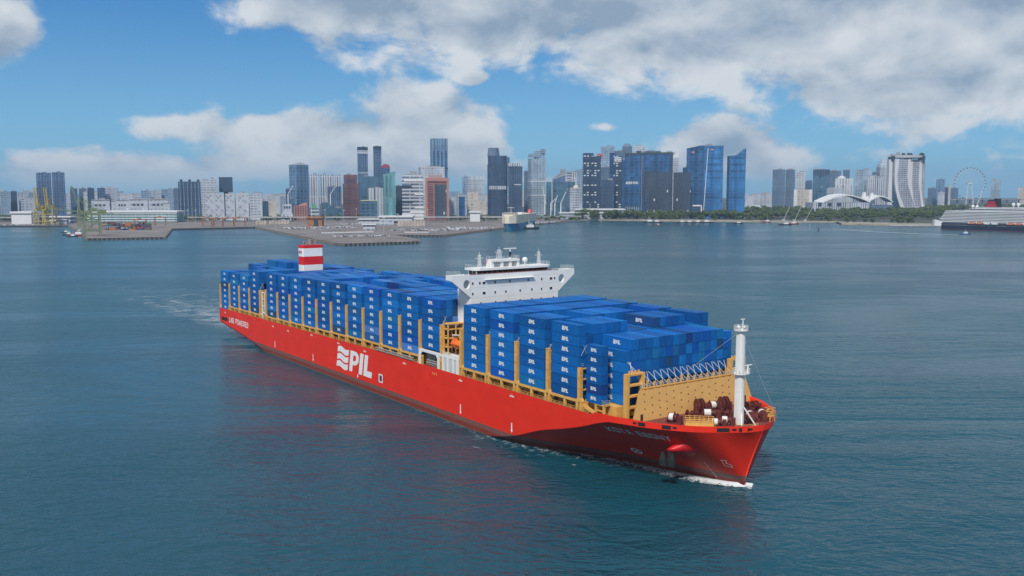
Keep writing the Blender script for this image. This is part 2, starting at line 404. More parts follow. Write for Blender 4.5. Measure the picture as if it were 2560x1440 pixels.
def pil_logo(mb, mp, off=0.03, parts='EPIL'):
    """mp(x, y, off): x 0..3.72, y 0..1 in logo heights, slanted"""
    sh = lambda x, y: mp(x + 0.21 * y, y, off)
    if 'E' in parts:
        for y0 in (0.0, 0.36, 0.72):
            vs = []; N = 12
            for i in range(N + 1):
                u = i / N; wv = 0.055 * math.sin(2 * math.pi * u) + 0.02 * (1 - u); vs += [sh(1.22 * u, y0 + wv), sh(1.22 * u, y0 + 0.275 + wv)]
            mb.add(vs, [(2 * i, 2 * i + 2, 2 * i + 3, 2 * i + 1) for i in range(N)])
    if 'P' in parts:
        x0 = 1.39; q = lambda *ps: mb.add([sh(*p) for p in ps], [tuple(range(len(ps)))])
        q((x0, 0), (x0 + .33, 0), (x0 + .33, 1), (x0, 1))
        cy, cx = 0.665, x0 + .50
        q((x0 + .33, .33), (cx, .33), (cx, .53), (x0 + .33, .53)); q((x0 + .33, .80), (cx, .80), (cx, 1), (x0 + .33, 1))
        N = 8; vs = []
        for i in range(N + 1):
            t = -math.pi / 2 + math.pi * i / N; vs += [sh(cx + .13 * math.cos(t), cy + .135 * math.sin(t)), sh(cx + .42 * math.cos(t), cy + .335 * math.sin(t))]
        mb.add(vs, [(2 * i, 2 * i + 1, 2 * i + 3, 2 * i + 2) for i in range(N)])
    if 'I' in parts: mb.add([sh(*p) for p in ((2.40, 0), (2.75, 0), (2.75, 1), (2.40, 1))], [(0, 1, 2, 3)])
    if 'L' in parts: mb.add([sh(*p) for p in ((2.88, 0), (3.70, 0), (3.70, .275), (3.21, .275), (3.21, 1), (2.88, 1))], [(0, 1, 2, 3, 4, 5)])
    return mb
o = pil_logo(MB(), lambda x, y, f: hull_pt(142.4 + x * 8.32, 5.25 + y * 8.35, f)).build('hull_logo', MARK, HULL); o['label'] = 'large white wave logo with the letters PIL'
# load and thruster marks, tug arrows, pilot door, mooring ports
mb = MB()
def rect(mb, s0, s1, z0, z1, off=0.03): mb.add([hull_pt(s0, z0, off), hull_pt(s1, z0, off), hull_pt(s1, z1, off), hull_pt(s0, z1, off)], [(0, 1, 2, 3)])
for s, h in ((75.9, 3.2), (119.1, 3.2), (161.6, 1.45), (236.1, 3.3), (264.7, 3.0)):
    z = 3.75 if h > 2 else 3.5; a = MB(); rect(a, s - .28, s + .28, z + .8, z + h)
    a.add([hull_pt(s - .62, z + .85, .034), hull_pt(s + .62, z + .85, .034), hull_pt(s, z, .034)], [(0, 1, 2)])
    a.build('tug_arrow', MARK, HULL)
for s in (7, 74, 92, 118, 144.5, 168, 199, 236.2, 264.8, 315.5):
    z = 14.6 if s > 100 else (13.2 if s > 50 else 12.6)
    if s > 300: continue
    a = MB(); w_ = .42
    for k in range(4): rect(a, s - 1.1 + .58 * k, s - 1.1 + .58 * k + w_, z, z + .5)
    rect(a, s - .06, s + .06, z + .6, z + 1.1); a.build('frame_mark', MARK, HULL)
for k in range(3): a = MB(); rect(a, 218.4 + 1.2 * k, 218.9 + 1.2 * k, 14.1, 14.9); a.build('yellow_mark', YEL, HULL)
fr = MB(); fr.add([hull_pt(179.2, 4.9, .04), hull_pt(182.3, 4.9, .04), hull_pt(182.3, 8.1, .04), hull_pt(179.2, 8.1, .04), hull_pt(179.85, 5.4, .04), hull_pt(181.7, 5.4, .04), hull_pt(181.7, 7.6, .04), hull_pt(179.85, 7.6, .04)],
    [(0, 1, 5, 4), (1, 2, 6, 5), (2, 3, 7, 6), (3, 0, 4, 7)])
fr.build('pilot_door_frame', MARK, HULL)
a = MB(); rect(a, 179.85, 181.7, 5.4, 7.6, .02); a.build('pilot_door', paint('navy_door', (0.02, 0.03, 0.08), 0.5), HULL)
def port(s0, s1, z0, z1, n=3):
    a = MB(); r = (z1 - z0) / 2; pts = []
    for i in range(12):
        t = 2 * math.pi * i / 12; c, d = math.cos(t), math.sin(t)
        pts.append(((s0 + s1) / 2 + ((s1 - s0) / 2 - r) * (1 if c > 0 else -1) + r * c, (z0 + z1) / 2 + r * d))
    a.add([hull_pt(*p, .03) for p in pts], [tuple(range(12))]); a.build('mooring_port', DARK, HULL)
port(0.9, 10.7, 8.5, 10.4)
for s, w_ in ((315.2, 1.1), (317.1, 1.9), (322.9, 2.0), (324.7, 1.0), (333.0, 1.9), (334.6, .8), (335.9, 1.3), (336.7, .5)):
    big = w_ > 1.2; a = MB(); z0, z1 = (16.05, 17.05) if big else (16.3, 16.9)
    if big: rect(a, s - w_ / 2, s + w_ / 2, z0, z1, .03)
    else:
        a.add([hull_pt(s + w_ / 2 * math.cos(t), 16.6 + .33 * math.sin(t), .03) for t in [k * math.pi / 5 for k in range(10)]], [tuple(range(10))])
    a.build('fairlead', DARK, HULL)
# thruster mark, draught mark, bulb mark
a = MB(); N = 16
for i in range(N):
    t0, t1 = 2 * math.pi * i / N, 2 * math.pi * (i + 1) / N
    a.add([hull_pt(305 + 1.5 * r * math.cos(t), 5.3 + 1.0 * r * math.sin(t), .03) for t, r in ((t0, .75), (t0, 1), (t1, 1), (t1, .75))], [(0, 1, 2, 3)])
thick(a, [(304.2, 4.8), (305.8, 5.8)], .22, hull_pt, 2); thick(a, [(304.2, 5.8), (305.8, 4.8)], .22, hull_pt, 4)
a.build('thruster_mark', MARK, HULL)
a = MB(); thick(a, [(329.6, 7.6), (329.6, 5.9), (331.2, 5.6), (331.3, 6.3), (330.3, 6.7), (330.7, 7.6), (329.6, 7.6)], .13, hull_pt); a.build('bulb_mark', MARK, HULL)
a = MB()
for z in np.arange(0.4, 6.2, .45): rect(a, 324.6 + .12 * math.sin(z), 324.9 + .12 * math.sin(z), z, z + .2)
tag(a.build('draught_marks', MARK, HULL), kind='stuff')
# anchor pocket (bolster) and anchor
bc = hull_pt(322.4, 9.4); nrm = (hull_pt(322.4, 9.4, 1) - bc).normalized()
ax_s = (hull_pt(322.6, 9.6) - hull_pt(320.6, 9.6)).normalized(); ax_z = nrm.cross(ax_s).normalized()
if ax_z.z < 0: ax_z = -ax_z
tipc = bc + nrm * 2.3 - ax_s * 2.8 + ax_z * 2.6
rings = []
for k in range(7):
    f = k / 6; c = bc.lerp(tipc, f) - nrm * (.4 * (1 - f)); ra = 2.6 * (1 - f) + 1.05; rz = 2.7 * (1 - f) + 1.0
    rings.append([c + ax_s * (ra * math.cos(t)) + ax_z * (rz * math.sin(t) - .5 * (1 - f)) for t in [2 * math.pi * i / 18 for i in range(18)]])
mb = MB(); mb.loft(rings); mb.build('anchor_bolster', REDP, SHIP, smooth=True)
anc = tag(empty('anchor', (0, 0, 0)), None); anc.parent = SHIP
a = MB(); c0 = tipc + nrm * .5; dn = Vector((-.1, -.1, -1)).normalized()
a.bar(c0 + nrm * -.8 + Vector((0, 0, .3)), c0 + dn * 2.4, .7, .6); a.build('shank', paint('anchor_black', (.02, .024, .022), .5), anc)
cr = c0 + dn * 2.7; ex = Vector((ax_s.x, ax_s.y, 0)).normalized(); ey = Vector((-ex.y, ex.x, 0))
if ey.y > 0: ey = -ey
for k in (-1, 1):
    a = MB(); W3 = lambda x, y, z: cr + ex * (k * x) + ey * y + Vector((0, 0, z))
    a.loft([[W3(.05, .1, -.7), W3(2.0, .1, -.8), W3(2.0, .9, -.7), W3(.05, .9, -.6)], [W3(.35, .3, 1.0), W3(2.0, .3, 1.0), W3(2.0, .9, 1.0), W3(.35, .9, 1.0)], [W3(1.0, .3, 2.9), W3(1.6, .3, 2.9), W3(1.6, .6, 2.9), W3(1.0, .6, 2.9)]])
    a.build('fluke', paint('anchor_dark_green', (.014, .020, .018), .5), anc)

# ------------------------------------------------------------------ cargo bays
HC, ROW = 2.896, 2.5
BAYS = []      # name, s0, base z, tiers in the starboard row
aft = [(0.3, 14.3), (14.6, 17.0), (29.2, 17.15), (43.6, 17.3)] + [(65.65 + 14.5 * i, 17.55 + 1.85 * min(1, i / 7.0)) for i in range(11)]
for i, (s, b) in enumerate(aft): BAYS.append(('a%d' % (i + 1), s, b))
for i, s in enumerate((237.47, 252.62, 267.86, 283.24)): BAYS.append(('f%d' % (i + 1), s, 19.4))
BAYS.append(('front', 296.0, 19.4))
rr = random.Random(3)
HEIGHT = {}
for n, s, b in BAYS:
    h = [7] * 20
    if n[0] == 'a' and n not in ('a1', 'a2', 'a3', 'a4', 'a15'):
        for _ in range(4):
            k = rr.randrange(2, 18); L = rr.randrange(1, 5); v_ = rr.choice((6, 6, 6, 7, 5))
            for q in range(k, min(20, k + L)): h[q] = v_
    if n == 'a1': h = [7, 7, 7, 7, 7, 7] + [8] * 14
    if n == 'a2': h = [6] * 4 + [6, 7, 7, 7] + [8] * 4 + [7] * 8
    if n == 'a3': h = [6] * 3 + [7, 6, 6, 7, 7] + [8] * 6 + [7] * 6
    if n == 'a4': h = [7] * 20; h[9:13] = [8] * 4
    if n == 'f3': h = [7] * 20; h[1:4] = [7, 7, 7]; h[4:9] = [6, 6, 6, 7, 7]; h[14:17] = [6, 6, 6]
    if n == 'f4': h = [7, 6, 7, 7, 7, 7, 7, 6, 6, 6, 6, 7, 7, 7, 7, 7, 6, 6, 7, 7]
    if n == 'front': h = [0, 0, 5] + [6] * 14 + [5, 0, 0]
    HEIGHT[n] = h
def container_mesh(L, H, waves):
    W_ = 2.40; p = .17; mb = MB()
    for x in (0, L - p):
        for y in (0, W_ - p): mb.box(x, x + p, y, y + p, 0, H)
    for y in (0, W_ - .11):
        mb.box(p, L - p, y, y + .11, 0, .15); mb.box(p, L - p, y, y + .11, H - .11, H)
    for x in (0, L - .12):
        mb.box(x, x + .12, p, W_ - p, 0, .17); mb.box(x, x + .12, p, W_ - p, H - .15, H)
    def wall(fn, a, b, n):
        pts = []
        for i in range(n):
            d = (b - a) / n; x = a + d * i; pts += [(x, .05), (x + .3 * d, .05), (x + .5 * d, .015), (x + .8 * d, .015)]
        pts.append((b, .05)); vs = []
        for x, q in pts: vs += fn(x, q)
        mb.add(vs, [(2 * i, 2 * i + 2, 2 * i + 3, 2 * i + 1) for i in range(len(pts) - 1)])
    wall(lambda x, q: [(x, q, .14), (x, q, H - .1)], p, L - p, waves)
    wall(lambda x, q: [(x, W_ - q, .14), (x, W_ - q, H - .1)], p, L - p, waves)
    wall(lambda y, q: [(q, y, .16), (q, y, H - .14)], p, W_ - p, 6)
    wall(lambda y, q: [(L - q, y, .16), (L - q, y, H - .14)], p, W_ - p, 4)
    wall(lambda x, q: [(x, .1, H - q - .005), (x, W_ - .1, H - q - .005)], .1, L - .1, waves)
    mb.box(.1, L - .1, .1, W_ - .1, .06, .08)
    for y in (.62, 1.02, 1.42, 1.82): mb.cyl((L - .01, y, .1), (L - .01, y, H - .1), .025, n=5, caps=False)
    return mb.mesh('container')
def container_material(attr):
    m = bpy.data.materials.new('container_paint'); m.use_nodes = True; w = NT(m.node_tree); b = w.n['Principled BSDF']
    tc = w.new('ShaderNodeTexCoord').outputs['Object']; x, y, z = w.sep(tc)
    if attr: a = w.new('ShaderNodeAttribute'); a.attribute_name = 'col'; base = a.outputs['Color']; rnd = 0.4
    else: oi = w.new('ShaderNodeObjectInfo'); base = oi.outputs['Color']; rnd = oi.outputs['Random']
    off = w.vm('ADD', tc, w.comb(w.m('MULTIPLY', rnd, 91.0), w.m('MULTIPLY', rnd, 37.0), 0.0))
    n = w.noise(off, 0.7, 5, 0.65); st = w.noise(w.vm('MULTIPLY', off, (2.2, 2.2, 0.22)), 1.0, 4, 0.6)
    c = w.mix(w.sm(n, 0.35, 0.75), base, w.mix(1.0, base, (1.45, 1.28, 1.12), 'MULTIPLY'))
    c = w.mix(w.m('MULTIPLY', w.sm(st, 0.56, 0.72), 0.45), c, w.mix(1.0, base, (0.55, 0.55, 0.62), 'MULTIPLY'))
    c = w.mix(w.m('MULTIPLY', w.sm(n, 0.69, 0.76), 0.5), c, (0.06, 0.045, 0.05))
    w.l.new(c, b.inputs['Base Color']); b.inputs['Roughness'].default_value = 0.55; b.inputs['Specular IOR Level'].default_value = 0.22
    return m
CMAT, CMAT2 = container_material(False), container_material(True)
M40 = container_mesh(12.19, 2.81, 26); M40.materials.append(CMAT)
M20 = container_mesh(6.06, 2.52, 13); M20.materials.append(CMAT)
def logo_mesh(L, H, k, x0):
    h = .86 * k; mb = pil_logo(MB(), lambda x, y, f: Vector((x0 + x * h * .70, -f, (H - h) / 2 + .05 + y * h)), 0.012)
    return mb.mesh('wave_logo')
LOGO40 = logo_mesh(12.19, 2.8, 1.28, 4.55); LOGO40.materials.append(MARK)
LOGO20 = logo_mesh(6.06, 2.5, 1.05, 1.75); LOGO20.materials.append(MARK)
BLUES = [(0.004, 0.105, 0.36), (0.004, 0.115, 0.40), (0.004, 0.090, 0.32), (0.007, 0.135, 0.44), (0.004, 0.078, 0.29), (0.014, 0.105, 0.31), (0.007, 0.140, 0.37), (0.004, 0.080, 0.37), (0.055, 0.17, 0.46), (0.014, 0.065, 0.17), (0.010, 0.05, 0.22)]
BW = [8, 8, 6, 4, 4, 1.5, 1.5, 4, .5, 1.0, .8]
TIER = ['bottom tier', 'second tier', 'third tier', 'fourth tier', 'fifth tier', 'sixth tier', 'seventh tier', 'eighth tier']
def put_container(s, t, z, label, logo, twenty=False, col=None):
    o = link('shipping_container', M20 if twenty else M40); p = s2w(s, t, z)
    o.location = p; o.rotation_euler = (0, 0, -PSI); c = col or rr.choices(BLUES, BW)[0]; k = rr.uniform(.86, 1.14)
    o.color = (c[0] * k, c[1] * k, c[2] * k, 1)
    tag(o, label, 'container', 'blue containers stacked on the ship')
    if logo:
        l = link('wave_logo', LOGO20 if twenty else LOGO40, o)
    return o
def bay_name(n):
    if n == 'front': return 'the foremost bay'
    k = int(n[1:])
    return ('%s bay forward of the bridge' % ordinal(k)) if n[0] == 'f' else ('%s bay counted from the stern' % ordinal(k))
STUFF = []
def stuff_box(s, t, z, L=12.19, H=2.81, c=None): STUFF.append((s, t, z, L, H, c or rr.choices(BLUES, BW)[0]))
count = 0
for n, s, b in BAYS:
    h = HEIGHT[n]
    for r in range(20):
        if h[r] == 0: continue
        t = 0.5 + r * ROW
        tiers = h[r]; b0 = b
        if n == 'a15' and r == 0: b0 = b + HC; tiers = 6
        nxt = None
        i = [q[0] for q in BAYS].index(n)
        for k in range(tiers):
            z = b0 + k * HC
            topk = (k == tiers - 1); keep = False; logo = False; lab = None
            if n == 'front':
                if r == 2: keep = True; logo = k < tiers; lab = 'blue container, %s of the low stack beside the foremost yellow frame' % TIER[k]
                elif r < 18 and k >= 2: keep = True; logo = (r == 3 and k == 5); lab = 'blue container in foremost bay, %s, %s row from the starboard side' % (TIER[k], ordinal(r - 1))
            elif r == 0: keep = True; logo = True; lab = 'blue container with white logo, %s, starboard edge, %s' % (TIER[k], bay_name(n))
            elif topk and n in ('f1', 'f2', 'f3', 'f4', 'a15') and r < 18:
                keep = True; lab = 'blue container on top of the %s row, %s' % (ordinal(r + 1), bay_name(n))
                if n == 'f4' and r == 11: logo = True
            if keep and count < 300:
                count += 1
                col = None
                if n == 'f4' and r == 11 and topk: col = (0.010, 0.060, 0.19)
                put_container(s, t, z, lab, logo, col=col)
            elif r in (0, 19) or k >= tiers - 2 or (n in ('f4', 'front', 'a15') and k > 1): stuff_box(s, t, z)
    STUFF.append((s + .3, 3.2, b, 11.6, 3.9 * HC if n != 'front' else 3.8 * HC, (0.004, 0.04, 0.16), 44.0) if n != 'front' else (s + .3, 8.2, b, 11.6, 2.9 * HC, (0.004, 0.04, 0.16), 34.6))
for k in range(6): put_container(298.5, 0.45, 19.55 + k * 2.591, 'blue twenty foot container, %s of the short stack near the bow' % TIER[k], True, True)
for k in range(6): stuff_box(298.5, 48.1, 19.55 + k * 2.591, 6.06, 2.56)
def stuff_mesh():
    mb = MB(); cols = []
    for q in STUFF:
        s, t, z, L, H, c = q[:6]; W_ = q[6] if len(q) > 6 else 2.40; k = rr.uniform(.78, 1.2)
        mb.box(s, s + L, t, t + W_, z, z + H); cols += [(c[0] * k, c[1] * k, c[2] * k, 1)] * 24
    me = bpy.data.meshes.new('container_stacks'); me.from_pydata(mb.v, [], mb.f); me.materials.append(CMAT2)
    a = me.color_attributes.new('col', 'FLOAT_COLOR', 'CORNER'); a.data.foreach_set('color', [x for c in cols for x in c])
    o = link('container_stacks', me); o.location = (SX, SY, 0); o.rotation_euler = (0, 0, -PSI)
    tag(o, 'blue container tops filling the middle and far side of the deck', 'containers', kind='stuff')
stuff_mesh()

# ------------------------------------------------------------------ lashing bridges, coaming, deck edge
for n, s, b in BAYS:
    if n in ('front', 'a15'): continue
    d = fDeck(s + 6)
    if b - d < 1.2: continue
    for y0, y1 in ((.25, .75), (50.25, 50.75)):
        mb = MB(); mb.box(s - .6, s + 12.8, y0, y1, b - .75, b - .08); mb.build('stack_girder', YEL, SHIP)
def coaming(s0, s1, name='hatch_coaming'):
    a = MB(); n_ = max(1, int((s1 - s0) / 12)); st = [s0 + (s1 - s0) * k / n_ for k in range(n_ + 1)]
    for p, q in zip(st[:-1], st[1:]):
        z1 = min([b for nn, s, b in BAYS if s < q + 8 and s > p - 20] or [19.0]) - .15
        z1 = min(z1, fDeck(p) + 2.7)
        a.box(p, q - .05, 2.9, 48.1, fDeck(p) - .3, z1)
        for y in (2.55, 48.1):
            k = p + .8
            while k < q - .3: a.box(k, k + .18, y, y + .36, fDeck(p) - .2, z1 - .15); k += 2.4
    a.build(name, YEL, SHIP)
coaming(2, 222.5); coaming(236.8, 308)
POSTM = YEL
def lashing(sc_, zb, ztop, zd, w=1.15):
    root = empty('lashing_bridge', (sc_, 0, 0)); root.parent = SHIP
    for y, sg in ((0.15, 1), (50.85, -1)):
        a = MB(); y0, y1 = sorted((y, y + sg * 1.0)); st = .36
        a.box(-w / 2, -w / 2 + st, y0, y1, zb + .4, ztop); a.box(w / 2 - st, w / 2, y0, y1, zb + .4, ztop)
        z = zb + .4; k = 0
        while z < ztop - .05:                       # plate between the slots
            z2 = min(z + 1.9, ztop); a.box(-w / 2 + st, w / 2 - st, y0 + .02, y1 - .02, z, z2); z += 2.9
        a.box(-w / 2 + st, w / 2 - st, (y0 + y1) / 2 - .04, (y0 + y1) / 2 + .04, zb + .4, ztop)
        a.build('post', YEL, root)
        a = MB()
        pl = lambda pts: a.prism(pts, y0 - .02, y1 + .02, 'y')
        pl([(-1.35, zb - .5), (1.35, zb - .5), (1.2, zb - .1), (.62, zb + .45), (-.62, zb + .45), (-1.2, zb - .1)])
        for k in (-1, 1): a.box(min(k * .45, k * 1.2), max(k * .45, k * 1.2), y0, y1, zd - .3, zb - .5)
        a.build('foot', YEL, root)
    a = MB()
    for z in np.arange(zb + 2.6, ztop + .1, 2.9): a.box(-.5, .5, 1.2, 49.8, z - .12, z + .12)
    y = 6.0
    while y < 48: a.box(-.35, .35, y - .15, y + .15, zb - 2.5, ztop); y += 5.0
    a.build('cross_platform', YEL, root)
    a = MB()
    for y in (1.4, 49.6):
        for z in (ztop + .5, ztop + 1.0): a.bar((-.5, y, z), (.5, y, z), .07)
    a.build('rail', YEL, root)
    return root
gaps = []
for i in range(len(BAYS) - 1):
    n, s, b = BAYS[i]; n2, s2, b2 = BAYS[i + 1]
    if n in ('a4', 'a15'): continue
    gaps.append((s + 12.19 + (s2 - s - 12.19) / 2, min(b, b2) if n != 'a1' else b2, n))
gaps += [(56.9, 17.3, 'x'), (64.4, 17.5, 'y'), (223.7, 19.4, 'z'), (235.9, 19.4, 'w')]
for s, b, n in gaps:
    if n == 'f4': lashing(s, 19.4, 28.2, fDeck(s), 1.15)
    else: lashing(s, b, b + (12.2 if s > 60 else 11.6), fDeck(s))
lashing(-1.1, 15.6, 27.0, 14.6, .8)
for n, s, b in BAYS:
    if n in ('front', 'a1', 'a15'): continue
    d = fDeck(s + 6); a = MB()
    for y in (.2, 50.2):
        a.box(s + 5.8, s + 6.5, y, y + .6, d - .3, b - .08); 
    a.build('deck_pillar', YEL, SHIP)
def rail(pts, h=1.1, mat=YEL, name='deck_railing', post=2.4, r=.05, parent=None):
    a = MB()
    for p, q in zip(pts[:-1], pts[1:]):
        p, q = Vector(p), Vector(q); L = (q - p).length; k = max(1, int(L / post))
        for hh in (h, h * .62, h * .3): a.bar(p + Vector((0, 0, hh)), q + Vector((0, 0, hh)), r * 1.6)
        for i in range(k + 1): c = p.lerp(q, i / k); a.bar(c, c + Vector((0, 0, h)), r * 1.8)
    return a.build(name, mat, parent or SHIP)
rail([(s, .12, fDeck(s) - .2) for s in (12, 41, 64, 100, 150, 168, 208)]); rail([(s, .12, fDeck(s) - .2) for s in (236, 270, 300)])
rail([(s, 50.88, fDeck(s) - .2) for s in (12, 41, 64, 100, 150, 168, 208, 240, 300)])
# small fittings along the side passage
q = random.Random(11); FITS = [paint('fitting_brown', (.16, .09, .04), .7, .4, 1.0), YEL, DARK, GREY]
for s in list(np.arange(14, 206, 3.1)) + list(np.arange(240, 298, 3.3)):
    if q.random() < .62: a = MB(); a.box(s, s + q.uniform(.5, 1.4), 1.6, 2.3, fDeck(s) - .25, fDeck(s) + q.uniform(.5, 1.6)); a.build('deck_fitting', q.choices(FITS, (5, 2, 2, 1))[0], SHIP)
# accommodation ladder stowed along the side
a = MB()
for z in (17.05, 17.9):
    for y in (.0, -.35): a.bar((177.3, y, z), (206, y, z), .12)
for s in np.arange(177.3, 206, .9): a.box(s, s + .5, -.4, .02, 17.0, 17.08); a.box(s, s + .07, -.42, -.36, 17.0, 17.95)
a.build('gangway_ladder', GREY, SHIP)

# ------------------------------------------------------------------ white side screen beside the house, lifeboat
a = MB(); y0, y1 = .05, .35
def plate(s0, s1, z0, z1): a.box(s0, s1, y0, y1, z0, z1)
zt, zb_ = 21.75, 16.3
plate(209.2, 234.9, 20.95, zt)
for s0, s1 in ((209.2, 210.5), (221.6, 222.9), (224.6, 225.7), (227.6, 228.7), (231.0, 232.0), (233.5, 234.9)): plate(s0, s1, zb_, 20.95)
for s0, s1 in ((210.5, 221.6),):
    a.prism([(s0, 20.95), (s0 + 1.1, 20.95), (s0, 19.9)], y0, y1, 'y'); a.prism([(s1, 20.95), (s1 - 1.1, 20.95), (s1, 19.9)], y0, y1, 'y')
a.build('side_screen', WHT, SHIP)
for s0, s1 in ((225.7, 227.6), (228.7, 231.0), (232.0, 233.5)):
    a = MB()
    for s in np.arange(s0 + .3, s1, .42): a.box(s - .06, s + .06, .15, .25, zb_, 20.9)
    for z in np.arange(16.6, 20.9, .48): a.box(s0, s1, .17, .23, z - .06, z + .06)
    a.build('grille', WHT, SHIP)
a = MB(); a.box(209.2, 223, .4, 3.2, 21.4, 21.75); a.box(223, 235, .4, 7, 21.4, 21.75); a.box(209.4, 235, 3.0, 3.2, 16.3, 21.4); a.build('boat_deck', WHT, SHIP)
a = MB(); qq = random.Random(5)
for s in np.arange(212, 221, .9):
    a.cyl((s, 2.2, 16.3), (s, 2.2, 16.3 + qq.uniform(1.6, 4)), .16, n=6)
for z in (17.2, 18.0, 19.2): a.bar((211.5, 1.9, z), (221, 1.9, z), .22)
a.build('pipe_manifold', GREY, SHIP)
rail([(223, .3, 21.75), (235, .3, 21.75)], 1.1, WHT, 'boat_deck_railing', 1.2)
a = MB()
for s in (227.3, 233.8): a.bar((s, 5.6, 21.7), (s, 5.6, 28.0), .45); a.bar((s, 5.6, 28), (s, 2.6, 28.4), .4); a.bar((s, 2.7, 28.4), (s, 2.7, 27.3), .1)
a.build('boat_davit', WHT, SHIP)
LB = tag(empty('lifeboat', s2w(230.6, 2.4, 24.2), -PSI), 'orange enclosed lifeboat hanging beside the white bridge house', 'lifeboat')
rings = []
for k in range(13):
    x = -3.7 + 7.4 * k / 12; f = max(.08, (1 - abs(x / 3.75) ** 2.6)) ** .6; rings.append([(x, 1.35 * f * math.cos(t), 1.5 + 1.45 * (f if math.sin(t) < 0 else f ** .8) * math.sin(t) * (1.0 if math.sin(t) < 0 else .95)) for t in [2 * math.pi * i / 14 for i in range(14)]])
a = MB(); a.loft(rings); a.build('boat_hull', ORANGE, LB, smooth=True)
a = MB(); a.loft([[(x0, -.7, 2.6), (x1, -.7, 2.6), (x1, .7, 2.6), (x0, .7, 2.6)] if k == 0 else [(x0 + .25, -.5, 3.25), (x1 - .25, -.5, 3.25), (x1 - .25, .5, 3.25), (x0 + .25, .5, 3.25)] for k, (x0, x1) in enumerate(((-2.2, -.4), (-2.2, -.4)))]); a.build('conning_dome', ORANGE, LB)
a = MB(); a.box(-3.5, 3.5, -1.40, -1.33, 1.35, 1.6); a.build('fender_strip', paint('dark_orange', (.5, .09, .015), .5), LB)
# yellow access frame forward of the last aft bay
a = MB()
for s in (224.2, 226.8):
    for y in (1.2, 4.2, 7.2): a.box(s - .2, s + .2, y - .2, y + .2, 21.7, 32.0)
for z in (24.3, 27.2, 30.2, 32.0): a.box(224.0, 227.0, 1.0, 7.4, z - .2, z + .15)
a.build('access_frame', YEL, SHIP)

# ------------------------------------------------------------------ bridge house
BH = empty('bridge_house', (0, 0, 0)); BH.parent = SHIP
a = MB(); a.box(223, 231, 7.4, 43.9, 16.3, 46.9); a.build('house_block', WHT, BH)
def wing(m):
    T = lambda t: t if m > 0 else 51.3 - t
    pts = [(7.3, 48.35), (0.15, 48.35), (0.15, 46.5), (7.3, 40.8)]
    hole = [(5.9 + 1.35 * math.cos(k), 45.2 + 1.55 * math.sin(k)) for k in [2 * math.pi * i / 12 for i in range(12)]]
    a = MB()
    # plate with an oval hole: sectors from the hole to the outline
    def edge(ang):
        d = (math.cos(ang), math.sin(ang)); best = 1e9
        for i in range(4):
            p, q = pts[i], pts[(i + 1) % 4]; e = (q[0] - p[0], q[1] - p[1]); det = d[0] * -e[1] + d[1] * e[0]
            if abs(det) < 1e-9: continue
            rx, ry = p[0] - 5.9, p[1] - 45.2; k = (rx * -e[1] + ry * e[0]) / det; u = (d[0] * ry - d[1] * rx) / det
            if k > 0 and -1e-6 <= u <= 1 + 1e-6: best = min(best, k)
        return (5.9 + d[0] * best, 45.2 + d[1] * best)
    angs = sorted(set([2 * math.pi * i / 24 for i in range(24)] + [math.atan2(p[1] - 45.2, p[0] - 5.9) % (2 * math.pi) for p in pts]))
    for sf in (229.9, 231.02):
        vs = []
        for g in angs: h = (5.9 + 1.3 * math.cos(g), 45.2 + 1.5 * math.sin(g)); e = edge(g); vs += [(sf, T(h[0]), h[1]), (sf, T(e[0]), e[1])]
        n_ = len(angs); a.add(vs, [(2 * i, 2 * i + 1, (2 * i + 3) % (2 * n_), (2 * i + 2) % (2 * n_)) for i in range(n_)])
    vs = []
    for g in angs: h = (5.9 + 1.3 * math.cos(g), 45.2 + 1.5 * math.sin(g)); vs += [(229.9, T(h[0]), h[1]), (231.02, T(h[0]), h[1])]
    a.add(vs, [(2 * i, 2 * i + 1, (2 * i + 3) % (2 * n_), (2 * i + 2) % (2 * n_)) for i in range(n_)])
    lo = [(T(p[0]), p[1]) for p in pts]
    for i in range(4): p, q = lo[i], lo[(i + 1) % 4]; a.add([(229.9, *p), (231.02, *p), (231.02, *q), (229.9, *q)], [(0, 1, 2, 3)])
    y0, y1 = sorted((T(.2), T(7.3))); a.box(227.2, 229.9, y0, y1, 46.65, 46.95); a.box(227.2, 227.4, y0, y1, 46.95, 48.3)
    ye = T(.2); a.box(227.4, 229.9, min(ye, ye + m * .2), max(ye, ye + m * .2), 46.95, 48.3)
    a.build('bridge_wing', WHT, BH)
    y0, y1 = sorted((T(.25), T(3.6))); rail([(227.4, y0, 48.35), (230.8, y0, 48.35), (230.8, y1, 48.35), (227.4, y1, 48.35), (227.4, y0, 48.35)], 1.15, WHT, 'wing_railing', 2, .026, BH)
wing(1); wing(-1)
a = MB(); a.box(230.7, 231.03, 7.35, 43.95, 46.9, 48.35); a.build('bridge_bulwark', WHT, BH)
a = MB(); a.box(230.65, 231.1, 7.3, 44.0, 48.35, 48.5); a.build('teak_rail', paint('brown_rail', (.30, .09, .05), .6), BH)
a = MB(); a.box(224.4, 229.6, 10.5, 40.8, 46.9, 47.75); a.box(224.4, 229.45, 10.65, 40.65, 47.75, 49.45); a.build('wheelhouse', WHT, BH)
a = MB(); a.prism([(224.0, 9.6), (229.4, 9.6), (230.6, 11.4), (230.8, 25.65), (230.6, 39.9), (229.4, 41.7), (224.0, 41.7)], 49.45, 50.15); a.build('wheelhouse_roof', WHT, BH)
ny = 14
